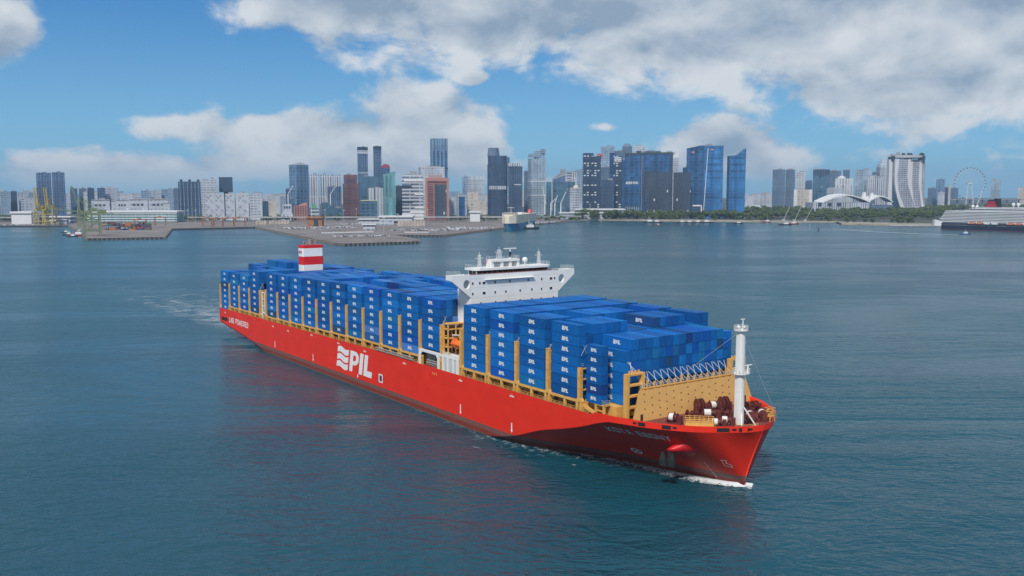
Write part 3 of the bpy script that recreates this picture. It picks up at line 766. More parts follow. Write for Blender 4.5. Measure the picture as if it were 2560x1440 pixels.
for k in range(ny):
    y0 = 11.0 + 29.3 * k / ny; y1 = 11.0 + 29.3 * (k + 1) / ny - .32; a = MB()
    a.add([(229.5, y0, 47.8), (229.5, y1, 47.8), (229.95, y1, 49.35), (229.95, y0, 49.35)], [(0, 1, 2, 3)]); a.add([(229.44, y0, 47.8), (229.44, y0, 49.35), (229.95, y0, 49.35), (229.5, y0, 47.8)], [(0, 1, 2, 3)])
    a.build('bridge_window', GLASS, BH)
for k in range(2):
    a = MB(); a.box(225.2 + 2.2 * k, 227.0 + 2.2 * k, 10.55, 10.62, 47.9, 49.3); a.build('bridge_window', GLASS, BH)
Z6 = lambda x: 7.9 + (x - 575) * (43.9 - 7.9) / 862
for z, xs in ((45.4, (583, 650, -690, 797, 941, 1126, 1265, -1362, 1400)), (42.0, (583, -690, 797, 902, 1044, 1163, 1263, -1362)), (38.6, (660, 800, 900, 1043, 1163, 1258, 1390))):
    for x in xs:
        y = Z6(abs(x)); w_ = .55 if x < 0 else .27; a = MB(); a.box(231.0, 231.04, y - w_, y + w_, z - .42, z + .42); o = a.build('cabin_window', GLASS, BH)
        a = MB()
        for q0, q1, z0, z1 in ((y - w_ - .07, y + w_ + .07, z + .42, z + .5), (y - w_ - .07, y + w_ + .07, z - .5, z - .42)): a.box(231.0, 231.07, q0, q1, z0, z1)
        a.build('window_frame', WHT, BH)
for z in (44.0, 40.6, 37.2, 34.0):
    a = MB(); a.box(231.0, 231.012, 7.5, 43.8, z - .04, z + .04); a.build('deck_seam', paint('seam_grey', (.55, .55, .53), .6), BH)
a = MB(); a.box(230.98, 231.9, 13, 33, 46.35, 46.5); a.build('window_wash_walkway', WHT, BH)
# monkey island: deckhouse, masts, radar, dome
rail([(224.2, 9.8, 50.15), (229.3, 9.8, 50.15), (230.5, 12, 50.15), (230.6, 39, 50.15), (229.3, 41.5, 50.15), (224.2, 41.5, 50.15)], 1.15, WHT, 'roof_railing', 1.6, .028, BH)
a = MB(); a.box(225.5, 229.2, 17.2, 28.6, 52.0, 52.7)
for y in (17.6, 21.5, 25.0, 28.2): a.box(225.8, 228.9, y - .5, y + .5, 50.15, 52.0)
a.build('radar_platform', WHT, BH)
rail([(225.6, 17.3, 52.7), (229.1, 17.3, 52.7), (229.1, 28.5, 52.7), (225.6, 28.5, 52.7)], 1.1, WHT, 'platform_railing', 1.5, .028, BH)
def lattice(s, y, z0, z1, w0=.8, w1=.35, name='signal_mast'):
    a = MB(); c = [(1, 1), (-1, 1), (-1, -1), (1, -1)]
    for k in c: a.bar((s + k[0] * w0, y + k[1] * w0, z0), (s + k[0] * w1, y + k[1] * w1, z1), .085)
    n_ = 6
    for i in range(n_):
        f0, f1 = i / n_, (i + 1) / n_; q0, q1 = w0 + (w1 - w0) * f0, w0 + (w1 - w0) * f1
        for j in range(4):
            k0, k1 = c[j], c[(j + 1) % 4]; a.bar((s + k0[0] * q0, y + k0[1] * q0, z0 + (z1 - z0) * f0), (s + k1[0] * q1, y + k1[1] * q1, z0 + (z1 - z0) * f1), .07)
    a.bar((s, y - 1.6, z0 + (z1 - z0) * .72), (s, y + 1.6, z0 + (z1 - z0) * .72), .12); a.bar((s, y - 1.0, z0 + (z1 - z0) * .88), (s, y + 1.0, z0 + (z1 - z0) * .88), .1)
    a.bar((s, y, z1 - .1), (s, y, z1 + .9), .09)
    return a.build(name, WHT, BH)
lattice(227.5, 21.2, 52.7, 56.0); lattice(227.5, 13.2, 50.15, 54.6, .45, .25); lattice(227.5, 38.0, 50.15, 54.8, .45, .25)
a = MB(); a.cyl((228, 25.4, 52.7), (228, 25.4, 56.0), .32, .26); a.box(227.7, 228.3, 22.9, 27.9, 56.1, 56.4); a.build('radar_scanner', WHT, BH)
a = MB(); a.cyl((228, 25.4, 53.3), (228, 25.4, 55.2), .36); a.build('radar_post_band', DARK, BH)
a = MB(); a.cyl((228.5, 31.3, 50.15), (228.5, 31.3, 51.2), .3); a.ball((228.5, 31.3, 52.1), 1.0, 12, 8); a.build('satellite_dome', WHT, BH, smooth=True)
for y, c in ((15.2, (.45, .02, .12)), (28.9, (.30, .02, .03))):
    a = MB()
    for k in range(6): a.add([(228.0, y + .14 * k, 52.3 + .18 * k), (228.0 + .1 * (k % 2), y + .14 * k + .14, 52.1 + .18 * k), (228.0, y + .2 * k, 50.9 + .1 * k)], [(0, 1, 2)])
    a.cyl((228, y, 50.2), (228, y, 53.4), .04, n=5); a.build('signal_flag', paint('flag_%d' % int(y), c, .7), BH)

# ------------------------------------------------------------------ funnel
FN = empty('funnel', (0, 0, 0)); FN.parent = SHIP
def fbox(z0, z1, m, name, g=0):
    a = MB(); c = .5; s0, s1, y0, y1 = 57.3 - g, 62.9 + g, 20.0 - g, 30.7 + g
    a.prism([(s0 + c, y0), (s1 - c, y0), (s1, y0 + c), (s1, y1 - c), (s1 - c, y1), (s0 + c, y1), (s0, y1 - c), (s0, y0 + c)], z0, z1); return a.build(name, m, FN)
fbox(15, 40.35, WHT, 'casing'); fbox(40.35, 44.35, paint('funnel_red', (.66, .012, .018), .5, .05), 'red_band', .02); fbox(44.35, 48.35, WHT, 'casing'); fbox(48.35, 49.8, MATS['funnel_red'], 'red_band', .02)
mp = lambda x, y, f: Vector((58.0 + x * 1.15, 20.0 - f, 45.7 + y * 1.25))
pil_logo(MB(), mp, .03, 'E').build('funnel_wave_logo', paint('navy_logo', (.02, .03, .20), .5), FN); pil_logo(MB(), mp, .03, 'PIL').build('funnel_letters', MATS['funnel_red'], FN)
a = MB(); a.cyl((60, 25.2, 49.8), (60, 25.2, 52.3), 1.25, 1.15, 16); a.build('exhaust_stack', paint('sooty_grey', (.28, .26, .23), .7, .4, .8), FN, smooth=False)
for s, y, z, r in ((59, 22.4, 51.1, .45), (61.3, 22.9, 50.9, .35), (59.2, 28.2, 51.2, .35), (61, 27.6, 52.0, .3), (60.5, 21.4, 50.8, .25)):
    a = MB(); a.cyl((s, y, 49.8), (s, y, z), r, n=10); a.cyl((s, y, z), (s + .3, y + .3, z + .3), r * 1.1, n=10); a.build('exhaust_pipe', MATS['sooty_grey'], FN)
# white stair frame in the gap abreast the funnel
a = MB()
for s in (60.0, 63.2): a.box(s - .28, s + .28, .2, .8, 15.2, 28.4); a.box(s - .28, s + .28, 3.4, 4.0, 15.2, 28.4)
for z in (18.4, 21.7, 25, 28.2): a.box(59.8, 63.4, .2, 4, z - .3, z)
a.build('white_stair_frame', WHT, SHIP)
a = MB()
for y in (.4, 3.6):
    for z in np.arange(22.3, 28, .55): a.bar((60.2, y, z), (63, y, z), .09)
a.build('stair_rails', YEL, SHIP)

# ------------------------------------------------------------------ bow: frame, breakwater, foremast, winches
for t0, t1 in ((4.2, 9.6), (43.6, 49.0)):
    a = MB()
    for t in (t0, t1): a.box(309.6, 311.0, t - .45, t + .45, 15.9, 28.3)
    for z in (19.3, 22.3, 25.2, 28.0): a.box(309.7, 310.9, t0, t1, z - .25, z + .25)
    for k in range(4): a.box(310.0, 310.5, t0 + .8 + 1.1 * k, t0 + 1.1 + 1.1 * k, 28.2, 29.0)
    a.build('lashing_tower', YEL, SHIP)
BWK = empty('breakwater', (0, 0, 0)); BWK.parent = SHIP
a = MB()
def bws(z): return 313.6 - (z - 16) * .10
rings = [[(bws(z) + k, 25.5 - (22.0 - (z - 16) * .36), z), (bws(z) + k, 25.5 + (24.4 - (z - 16) * .38), z)] for k, z in ((0, 15.95), (0, 24.0), (-.3, 24.0), (-.3, 15.95))]
a.loft(rings, close=False, caps=False); a.build('plate', paint('breakwater_tan', (.70, .40, .13), .6, .06, .3, streak=.12), BWK)
cols_t = [8.0, 10.7, 13.4, 16.0, 18.7, 21.4, 24.1, 26.8, 29.5, 32.2, 34.9, 37.6, 40.2, 42.9, 45.4]
for i, t in enumerate(cols_t):
    for k in range(3 + (i % 3 > 0)):
        z = 22.6 - 1.9 * k - (.9 if i % 2 else 0) + (.3 if i % 3 == 0 else 0)
        if z < 16.6: continue
        a = MB(); x = bws(z) + .012; a.add([(x, t + .26 * math.cos(q), z + .26 * math.sin(q)) for q in [2 * math.pi * j / 8 for j in range(8)]], [tuple(range(8))]); a.build('drain_hole', paint('rust_hole', (.06, .03, .02), .8), BWK)
for t in (6.6, 46.4): a = MB(); a.box(313.55, 313.68, t - .4, t + .4, 16.0, 18.0); a.build('doorway', paint('rust_hole', (.06, .03, .02), .8), BWK)
a = MB(); a.box(310.8, 312.4, 9.8, 41.5, 23.9, 24.2); a.build('walkway', YEL, SHIP)
rail([(312.3, 7.2, 24.2), (312.3, 43.5, 24.2)], 1.3, GREY, 'walkway_railing', 1.2, .05)
a = MB()
for t in np.arange(9.4, 42.5, 2.5): a.box(312.35, 312.7, t - .18, t + .18, 23.4, 25.9 if int(t) % 3 else 26.6)
a.box(312.3, 312.75, 8, 43, 24.3, 24.6)
a.build('lashing_posts', YEL, SHIP)
for r in range(14):
    t = 8.2 + r * 2.5; a = MB()
    for k in (0, 1): a.cyl((311.9, t + (.2 if k else 2.2), 24.4), (308.6, t + (2.2 if k else .2), 27.8), .055, n=5)
    a.build('lashing_rods', ROPE, SHIP)
for (t, z) in ((5.9, 28.2),):
    a = MB()
    for k in (0, 1, 2): a.cyl((310.2, t + k * 1.1, z), (308.5, t + 1.1 - k * .5, z + 2.8), .055, n=5)
    a.build('lashing_rods', ROPE, SHIP)
for s, b, n in gaps:
    if n == 'w': continue
    a = MB(); z1 = b + 12.1
    a.cyl((s + .5, .5, z1), (s + 1.1, 1.9, z1 + 2.9), .05, n=4); a.cyl((s + .5, 2.5, z1), (s + 1.1, .9, z1 + 2.9), .05, n=4); a.build('lashing_rods', ROPE, SHIP)
FM = empty('foremast', (329.6, 25.5, 0)); FM.parent = SHIP
a = MB(); sec = lambda w_, d_: [(d_ * math.cos(t) * (1 if abs(math.cos(t)) > .5 else .9), w_ * max(-1, min(1, 1.35 * math.sin(t)))) for t in [2 * math.pi * i / 16 for i in range(16)]]
a.loft([[(p[0], p[1], 15.9) for p in sec(1.08, 1.2)], [(p[0], p[1], 40.3) for p in sec(1.02, .95)]]); a.build('mast_column', WHT, FM)
def platform(z, r, ext=0):
    a = MB(); a.prism([(r * math.cos(t) * 1.0, r * 1.05 * math.sin(t) + (ext if math.sin(t) > .3 else 0)) for t in [2 * math.pi * i / 14 for i in range(14)]], z - .12, z + .06); a.build('mast_platform', WHT, FM)
    pts = [(r * math.cos(t), r * 1.05 * math.sin(t) + (ext if math.sin(t) > .3 else 0), z) for t in [2 * math.pi * i / 14 for i in range(15)]]
    rail(pts, 1.15, WHT, 'mast_railing', 1.2, .045, FM)
platform(29.2, 1.9, .9); platform(40.4, 1.75)
a = MB(); a.bar((.3, .3, 40.4), (.3, .3, 43.2), .22); a.bar((.3, -.4, 43.2), (.3, .9, 43.2), .3, .22); a.ball((0, -1.0, 41.2), .5, 8, 6); a.ball((0, 1.2, 41.1), .35, 8, 6); a.build('mast_head_lights', WHT, FM)
a = MB(); a.box(-.2, .2, 1.4, 4.4, 30.9, 31.1); a.cyl((0, 2.9, 29.2), (0, 2.9, 30.9), .25); a.build('bow_radar', WHT, FM)
a = MB(); a.bar((1.4, .3, 20.5), (3.6, 2.2, 16.1), .4, .3); a.bar((1.4, -.6, 19), (2.2, -1.4, 16.1), .3, .2); a.build('mast_strut', WHT, FM)
a = MB()
for p in ((-12, -13, 26), (5, 9, 17.4), (-14, 12, 24)): a.cyl((0, 0, 40.2), p, .035, n=4)
a.build('mast_stay', GREY, FM)
def winch(s, t, r, L, rz, rope, big=False):
    e = empty('mooring_winch', (s, t, 16.05), rz); e.parent = SHIP
    a = MB(); zc = r + .5; a.box(-L / 2 - .3, L / 2 + 1.2, -r * .7, r * .7, 0, .35)
    for x in (-L / 2, L / 2, 0 if big else L * .15): a.cyl((x - .08, 0, zc), (x + .08, 0, zc), r, n=18)
    a.cyl((-L / 2 - .4, 0, zc), (L / 2 + .9, 0, zc), r * .28, n=10); a.box(L / 2 + .35, L / 2 + 1.25, -.6, .6, .3, zc + .6)
    for x in (-L / 2 - .35, L / 2 + .2): a.prism([(-r * .8, .3), (r * .8, .3), (r * .25, zc + .2), (-r * .25, zc + .2)], x - .06, x + .06, 'x')
    a.build('winch_frame', MAROON, e)
    if rope: a = MB(); a.cyl((-L / 2 + .1, 0, zc), (L * .12, 0, zc), r * .86, n=16); a.build('rope', ROPE, e)
    a = MB(); a.cyl((L * .18, 0, zc), (L / 2 - .1, 0, zc), r * .62, n=14); a.build('drum', MAROON, e)
for i, q in enumerate([(319.6, 12.0, 1.15, 2.2, .4, 1), (316.4, 25.0, 1.9, 1.6, 1.2, 0), (316.0, 31.0, 1.15, 2.6, 1.3, 1), (319.6, 31.0, 2.1, 1.7, 1.2, 0), (321.4, 23.4, 1.1, 3.0, .9, 1), (329.0, 17.8, 1.0, 2.4, .8, 1), (329.3, 21.0, 1.1, 2.2, .8, 1),
        (323.0, 38.2, 1.3, 3.4, 1.4, 0), (329.8, 29.8, 1.15, 3.0, -.7, 1), (330.2, 34.0, 1.1, 3.2, -.7, 1), (323.6, 27.5, 1.0, 2.0, .3, 0), (318.0, 20.0, .8, 2.2, .2, 0), (324.5, 34.0, .9, 2.0, 1.0, 0)]): winch(*q[:5], q[5])
q = random.Random(4)
for k in range(16):
    s = q.uniform(315.5, 332); t = 25.5 + q.uniform(-.72, .72) * fD(s); a = MB(); r_ = q.uniform(.25, .4)
    for d_ in (-.5, .5): a.cyl((s + d_, t, 16.05), (s + d_, t, 16.95), r_, r_ * .85, 8)
    a.box(s - 1.0, s + 1.0, t - .4, t + .4, 16.05, 16.25); a.build('mooring_bollard', MAROON if k % 3 else DARK, SHIP)
for k in range(7):
    s = q.uniform(316, 328); t = q.uniform(14, 38); a = MB(); a.bar((s, t, 16.1), (s + q.uniform(-1, 1), t + q.uniform(-1, 1), 17.3), .5, .4); a.box(s - .6, s + .6, t - .4, t + .4, 16.05, 17.0); a.build('hose_reel', MAROON, SHIP)
# starboard look-out platform, bow tip platform, railings
def at_hull(s, f, z): return (s, 25.5 - fD(s) + f, z)
a = MB(); c = [at_hull(326.6, .5, 0), at_hull(331.4, .5, 0)]; dv = Vector((c[1][0] - c[0][0], c[1][1] - c[0][1])).normalized(); nv = Vector((-dv.y, dv.x))
P_ = [Vector(c[0][:2]), Vector(c[1][:2]), Vector(c[1][:2]) + nv * 2.2, Vector(c[0][:2]) + nv * 2.2]
a.prism([tuple(p) for p in P_], 16.05, 18.1); a.build('lookout_platform', YEL, SHIP)
rail([(*p, 18.1) for p in P_] + [(*P_[0], 18.1)], 1.3, YEL, 'lookout_railing', 1.1, .06)
rail([(*(P_[2] + dv * .5), 16.1), (*(P_[2] + dv * .5 + nv * 3), 16.1), (*(P_[3] + nv * 3), 16.1)], 1.2, YEL, 'foredeck_railing', 1.2, .06)
rail([(333.4, 20, 16.1), (335.2, 22.5, 16.1), (335.4, 26, 16.1)], 1.2, YEL, 'foredeck_railing', 1.2, .06)
a = MB(); a.box(331.2, 333.0, 33.6, 35.6, 17.3, 17.6)
for p in ((331.3, 33.7), (332.9, 33.7), (331.3, 35.5), (332.9, 35.5)): a.box(p[0] - .12, p[0] + .12, p[1] - .12, p[1] + .12, 16.0, 17.4)
a.bar((330.0, 34.6, 16.1), (331.2, 34.6, 17.4), .8, .12); a.build('bow_platform', YEL, SHIP)
rail([(331.2, 33.6, 17.6), (333.0, 33.6, 17.6), (333.0, 35.6, 17.6), (331.2, 35.6, 17.6), (331.2, 33.6, 17.6)], 1.9, YEL, 'bow_platform_railing', .9, .06)
for k in range(5):
    a = MB(); s = 324.5 + 1.35 * k; y = 25.5 + fD(s) - .6; a.bar((s, y, 17.2), (s - .3, y - 1.2, 16.1), .35, .2); a.build('bulwark_stay', YEL if k % 2 else DARK, SHIP)
# starboard step near the break of the forecastle
a = MB()
for s in (302.2, 305.4): a.box(s - .3, s + .3, .55, 1.1, 15.8, 19.3)
a.box(301.8, 305.8, .5, 2.6, 19.3, 19.6); a.box(302.2, 305.4, .8, 1.0, 17.6, 18.0); a.build('boarding_platform', YEL, SHIP)
rail([(301.9, .6, 19.6), (305.7, .6, 19.6), (305.7, 2.5, 19.6)], 1.2, GREY, 'boarding_railing', 1.0, .05)
a = MB()
for s in np.arange(296.5, 308.5, 2.2): a.box(s, s + .4, 5.9, 6.4, 15.9, 19.3)
a.box(295.6, 309, 5.8, 8, 18.9, 19.35); a.bar((295.4, .8, 18.6), (301.5, 1.2, 16.6), .5, .9); a.build('fore_coaming', YEL, SHIP)

# ================================================================== shore
def concrete(name, c1, c2, sc_=0.02, lanes=False):
    if name in MATS: return MATS[name]
    m = bpy.data.materials.new(name); m.use_nodes = True; w = NT(m.node_tree); b = w.n['Principled BSDF']
    p = w.new('ShaderNodeNewGeometry').outputs['Position']
    n = w.noise(p, sc_, 6, 0.6); n2 = w.noise(w.vm('MULTIPLY', p, (1.0, 0.25, 1.0)), 0.06, 4, 0.6)
    c = w.mix(w.sm(n, 0.35, 0.65), c1, c2); c = w.mix(w.m('MULTIPLY', w.sm(n2, 0.5, 0.65), 0.4), c, tuple(x * .65 for x in c1))
    if lanes:
        x, y, z = w.sep(p); l = w.m('ADD', w.m('MULTIPLY', x, 0.62), w.m('MULTIPLY', y, 0.78))
        st = w.noise(w.comb(w.m('MULTIPLY', l, .09), w.m('MULTIPLY', w.m('SUBTRACT', w.m('MULTIPLY', y, .62), w.m('MULTIPLY', x, .78)), .004), 0.0), 1.0, 5, .7)
        c = w.mix(w.m('MULTIPLY', w.sm(st, .45, .62), .45), c, tuple(x_ * .55 for x_ in c1)); c = w.mix(w.m('MULTIPLY', w.sm(st, .42, .36), .35), c, (.36, .33, .31))
    w.l.new(c, b.inputs['Base Color']); b.inputs['Roughness'].default_value = 0.85; MATS[name] = m; return m
LANDM = concrete('park_ground', (0.045, 0.055, 0.03), (0.10, 0.10, 0.075))
APRON = concrete('quay_concrete', (0.17, 0.14, 0.125), (0.26, 0.22, 0.20), 0.02, True)
WALLM = concrete('quay_wall', (0.03, 0.032, 0.04), (0.06, 0.06, 0.065), 0.2)
SAND = concrete('sand', (0.30, 0.26, 0.20), (0.40, 0.35, 0.27), 0.05)
def G(u, v, z=0.0): p = ground(u, v, z); return (p.x, p.y)
def slab(name, pts, z0, z1, m, label, kind='structure', side=None):
    a = MB(); n_ = len(pts); a.add([(p[0], p[1], z1) for p in pts], [tuple(range(n_))])
    vs = [(p[0], p[1], z0) for p in pts] + [(p[0], p[1], z1 - .02) for p in pts]
    me = bpy.data.meshes.new(name); o0 = len(a.v); a.add(vs, [(i, (i + 1) % n_, n_ + (i + 1) % n_, n_ + i) for i in range(n_)])
    me.from_pydata(a.v, [], a.f); me.materials.append(m); me.materials.append(side or WALLM)
    for i, p in enumerate(me.polygons): p.material_index = 0 if i == 0 else 1
    import bmesh
    bm = bmesh.new(); bm.from_mesh(me); bmesh.ops.recalc_face_normals(bm, faces=bm.faces); bm.to_mesh(me); bm.free()
    for p in me.polygons:
        if abs(p.normal.z) > .5 and p.normal.z < 0: p.flip()
    o = link(name, me); return tag(o, label, kind=kind)
shore = [(-7500, 2010), G(0, 568), G(172, 567), G(300, 566.5), G(428, 576), G(640, 571), G(985, 590), G(1107, 592), G(1250, 574), G(1420, 553.5), G(1480, 550.5), G(1700, 553.5), G(2090, 557), G(2100, 561), G(2225, 563.5), G(2370, 564.5)]
slab('land', shore + [(2500, 2120), (6500, 2500), (7500, 11500), (-7500, 11500)], -1, 3.0, LANDM, 'low green and built up shore across the harbour')
pierL = [G(172, 567), G(206, 590), G(219, 601), G(413, 597.5), G(430, 575.5), G(640, 571), G(640, 556), G(440, 556), G(172, 556)]
slab('container_pier', pierL, -1, 3.35, APRON, 'concrete container pier reaching into the harbour')
pierR = [G(640, 571), G(740, 592.5), G(835, 612.5), G(860, 615), G(1050, 608.5), G(1050, 603.5), G(985, 592), G(1107, 592.3), G(1250, 574.3), G(1420, 553.7), G(1420, 549.5), G(1000, 552), G(640, 555)]
slab('car_terminal_quay', pierR, -1, 3.36, APRON, 'wide concrete quay with rows of parked cars')
slab('left_quay', [(-7500, 2008), G(0, 568.2), G(172, 567.2), G(172, 559), (-7500, 2300)], -1, 3.3, APRON, 'concrete quay along the left shore')
slab('beach', [G(1420, 553.6), G(1480, 551), G(1700, 554), G(2090, 557.6), G(2100, 556), G(1700, 551.3), G(1480, 548.8)], -1, 3.1, SAND, 'narrow pale sand beach below the trees', side=SAND)
slab('sand_spit', [G(2092, 557.2), G(2105, 562), G(2225, 565), G(2330, 566), G(2330, 562.5), G(2200, 559.5)], -1, 3.2, SAND, 'low sand coloured revetment beside the pale jetty', side=SAND)
a = MB(); q = random.Random(2)
def fend(p, q_, step, out):
    p, q_ = Vector(p), Vector(q_); L = (q_ - p).length; d = (q_ - p) / L; n_ = Vector((d.y, -d.x)); k = 0
    while k < L:
        c = p + d * k + n_ * .5; a.box(c.x - .9, c.x + .9, c.y - .5, c.y + .5, -.5, 3.0); k += step
for P, idx in ((pierL, range(0, 5)), (pierR, list(range(0, 9)))):
    for i in idx: fend(P[i], P[i + 1], 7.0, 1)
tag(a.build('quay_fenders', paint('fender_tan', (.20, .17, .14), .9, .3), None), 'pale fender piles along the pier edges', 'fenders', kind='stuff')

# ================================================================== city facades
def facade(name, wall, glass, fh=7.0, bw=6.0, fz=0.6, fx=0.7, rough=0.3, lit=0.0, tint=0.12, grad=0.0):
    if name in MATS: return MATS[name]
    m = bpy.data.materials.new(name); m.use_nodes = True; w = NT(m.node_tree); b = w.n['Principled BSDF']
    tc = w.new('ShaderNodeTexCoord'); x, y, z = w.sep(tc.outputs['Object']); nx, ny, nz = w.sep(tc.outputs['Normal'])
    u = w.m('ADD', w.m('MULTIPLY', x, w.m('ABSOLUTE', ny)), w.m('MULTIPLY', y, w.m('ABSOLUTE', nx)))
    zf = w.m('DIVIDE', z, fh); uf = w.m('DIVIDE', w.m('ADD', u, 500.0), bw)
    g = w.m('MULTIPLY', w.m('LESS_THAN', w.m('FRACT', zf), fz), w.m('LESS_THAN', w.m('FRACT', uf), fx))
    g = w.m('MULTIPLY', g, w.m('LESS_THAN', w.m('ABSOLUTE', nz), 0.5))
    wn = w.new('ShaderNodeTexWhiteNoise'); wn.noise_dimensions = '3D'; w.l.new(w.comb(w.m('FLOOR', zf), w.m('FLOOR', uf), 0.0), wn.inputs['Vector']); rv = wn.outputs['Value']
    big = w.noise(tc.outputs['Object'], 0.02, 3, 0.5)
    gc = w.mix(rv, tuple(c * .7 for c in glass), tuple(min(1, c * 1.35) for c in glass)); vb = w.noise(w.vm('MULTIPLY', tc.outputs['Object'], (0.06, 0.06, 0.006)), 1.0, 3, 0.6); gc = w.mix(w.sm(big, .4, .65), gc, w.mix(1.0, gc, (1.5, 1.5, 1.45), 'MULTIPLY')); gc = w.mix(w.sm(vb, .40, .66), w.mix(1.0, gc, (.72, .74, .78), 'MULTIPLY'), w.mix(1.0, gc, (1.5, 1.5, 1.45), 'MULTIPLY'))  # glass sheen painted in as paler and darker vertical bands
    if lit: gc = w.mix(w.m('GREATER_THAN', rv, 1 - lit), gc, (.62, .66, .66))
    wc = w.mix(w.sm(big, .35, .7), tuple(c * (1 - tint) for c in wall), tuple(min(1, c * (1 + tint)) for c in wall))
    w.l.new(w.mix(g, wc, gc), b.inputs['Base Color'])
    w.l.new(w.m('MULTIPLY_ADD', g, rough - .7, .7), b.inputs['Roughness']); b.inputs['Specular IOR Level'].default_value = 0.4
    MATS[name] = m; return m
FAC = dict(
 dkblue=facade('facade_dark_blue', (0.096, 0.156, 0.256), (0.036, 0.073, 0.154), 8, 9, .72, .8),
 navy=facade('facade_navy_glass', (0.040, 0.107, 0.215), (0.018, 0.060, 0.149), 9, 14, .86, .9, .2),
 navy2=facade('facade_bright_navy_glass', (0.056, 0.156, 0.307), (0.020, 0.098, 0.246), 9, 40, .82, .97, .2),
 slate=facade('facade_slate', (0.121, 0.176, 0.256), (0.056, 0.092, 0.154), 7, 7, .6, .6),
 dkslate=facade('facade_dark_slate', (0.048, 0.083, 0.143), (0.022, 0.043, 0.087), 10, 6, .75, .55),
 dots=facade('facade_checker', (0.026, 0.054, 0.102), (0.025, 0.049, 0.092), 7, 9, .45, .6, .3, .30),
 brown=facade('facade_brown', (0.056, 0.076, 0.107), (0.026, 0.039, 0.063), 8, 6, .8, .5, .4, .02),
 lilac=facade('facade_lilac', (0.274, 0.360, 0.461), (0.113, 0.171, 0.266), 6, 8, .5, .7),
 white=facade('facade_white_grid', (.52, .54, .59), (.20, .24, .30), 7, 9, .45, .75),
 strip=facade('facade_vertical_strips', (.55, .56, .60), (.16, .19, .25), 60, 7, .97, .55),
 fins=facade('facade_white_fins', (.55, .57, .60), (.18, .21, .24), 100, 9, .98, .5),
 hdb=facade('facade_housing', (.44, .47, .54), (.19, .23, .30), 8, 12, .45, .55),
 hdb2=facade('facade_pale_housing', (.52, .54, .60), (.27, .31, .38), 12, 10, .4, .4),
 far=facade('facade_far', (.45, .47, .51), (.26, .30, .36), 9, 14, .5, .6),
 teal=facade('facade_teal', (.16, .30, .33), (.07, .19, .22), 60, 10, .95, .65),
 teal2=facade('facade_dull_teal', (0.073, 0.146, 0.205), (0.036, 0.088, 0.143), 9, 12, .7, .8),
 maroon=facade('facade_maroon', (.155, .075, .075), (.085, .045, .05), 8, 200, .6, 1.0),
 red=facade('facade_red_brown', (.27, .115, .095), (.10, .06, .07), 6, 300, .5, 1.0),
 bands=facade('facade_banded', (.55, .57, .60), (.09, .115, .16), 9, 26, .6, .93),
 blueband=facade('facade_blue_banded', (0.153, 0.244, 0.358), (0.048, 0.112, 0.215), 9, 12, .7, .6),
 silver=facade('facade_silver', (.42, .45, .50), (.26, .30, .36), 6, 300, .5, 1.0),
 beige=facade('facade_beige', (.55, .50, .44), (.30, .28, .27), 9, 11, .45, .5),
 grid=facade('facade_grey_grid', (0.323, 0.409, 0.471), (0.129, 0.185, 0.256), 6.5, 9, .6, .75),
)
ROOFG = paint('roof_grey', (.28, .29, .31), .8, .2, .05)
WHITEB = paint('white_cladding', (.68, .69, .70), .6, .06, .02)
DKB = paint('dark_cladding', (.035, .05, .085), .5, .1, .02)
def frame_of(x0, x1, ytop, D, yaw=0.0, k=.8):
    A, B = at(x0, ytop, D), at(x1, ytop, D); W_ = B.x - A.x; th = abs(R(yaw)); az = math.atan2((A.x + B.x) / 2, D)
    W_ *= math.cos(az)
    w_ = W_ / (math.cos(th) + k * math.sin(th)); return (A.x + B.x) / 2, A.z, w_, k * w_, -az + R(yaw)
def bld(name, x0, x1, ytop, D, mat, label, cat='tower', yaw=0, k=.8, top=1, group=None, base=2.5, prof=None, plan=None):
    """prof: list of (height share, width share, depth share) steps; plan 'round' for a cylinder-like body"""
    cx, z, w_, d_, rz = frame_of(x0, x1, ytop, D, yaw, k)
    root = tag(empty(name, (cx, D, base), rz), label, cat, group); h = z - base; m = FAC[mat] if isinstance(mat, str) else mat
    a = MB()
    for (f0, f1, sw, sd) in (prof or [(0, 1, 1, 1)]):
        ww, dd = w_ * sw / 2, d_ * sd / 2
        if plan == 'round':
            pts = [(ww * math.copysign(abs(math.cos(t)) ** .7, math.cos(t)), dd * math.copysign(abs(math.sin(t)) ** .7, math.sin(t))) for t in [2 * math.pi * i / 20 for i in range(20)]]
            a.prism(pts, h * f0, h * f1)
        else: a.box(-ww, ww, -dd, dd, h * f0, h * f1)
    a.build('body', m, root)
    if top:
        a = MB(); q = random.Random(int(x0 * 7 + D)); sw, sd = (prof or [(0, 1, 1, 1)])[-1][2:]
        for _ in range(top):
            x = q.uniform(-.25, .25) * w_ * sw; y = q.uniform(-.2, .2) * d_ * sd; a.box(x - w_ * sw * .16, x + w_ * sw * .16, y - d_ * sd * .18, y + d_ * sd * .18, h - .5, h + q.uniform(2.5, 5))
        a.build('roof_plant', ROOFG, root)
    root['_w'] = w_; root['_d'] = d_; root['_h'] = h
    return root
def dims(o): return o['_w'], o['_d'], o['_h']
def add(root, name, mat, fn):
    a = MB(); fn(a, *dims(root)); return a.build(name, mat, root)
def stripe_fins(root, mat, n_, z0=0.0, z1=1.0, t=.12, name='fin', proud=.8):
    w_, d_, h = dims(root)
    a = MB(); a.box(-w_ / n_ * t, w_ / n_ * t, -d_ / 2 - proud, -d_ / 2 + .3, h * z0, h * z1); me = a.mesh(name); me.materials.append(mat)
    for i in range(n_): o = link(name, me, root); o.location = (-w_ / 2 + w_ * (i + .5) / n_, 0, 0)
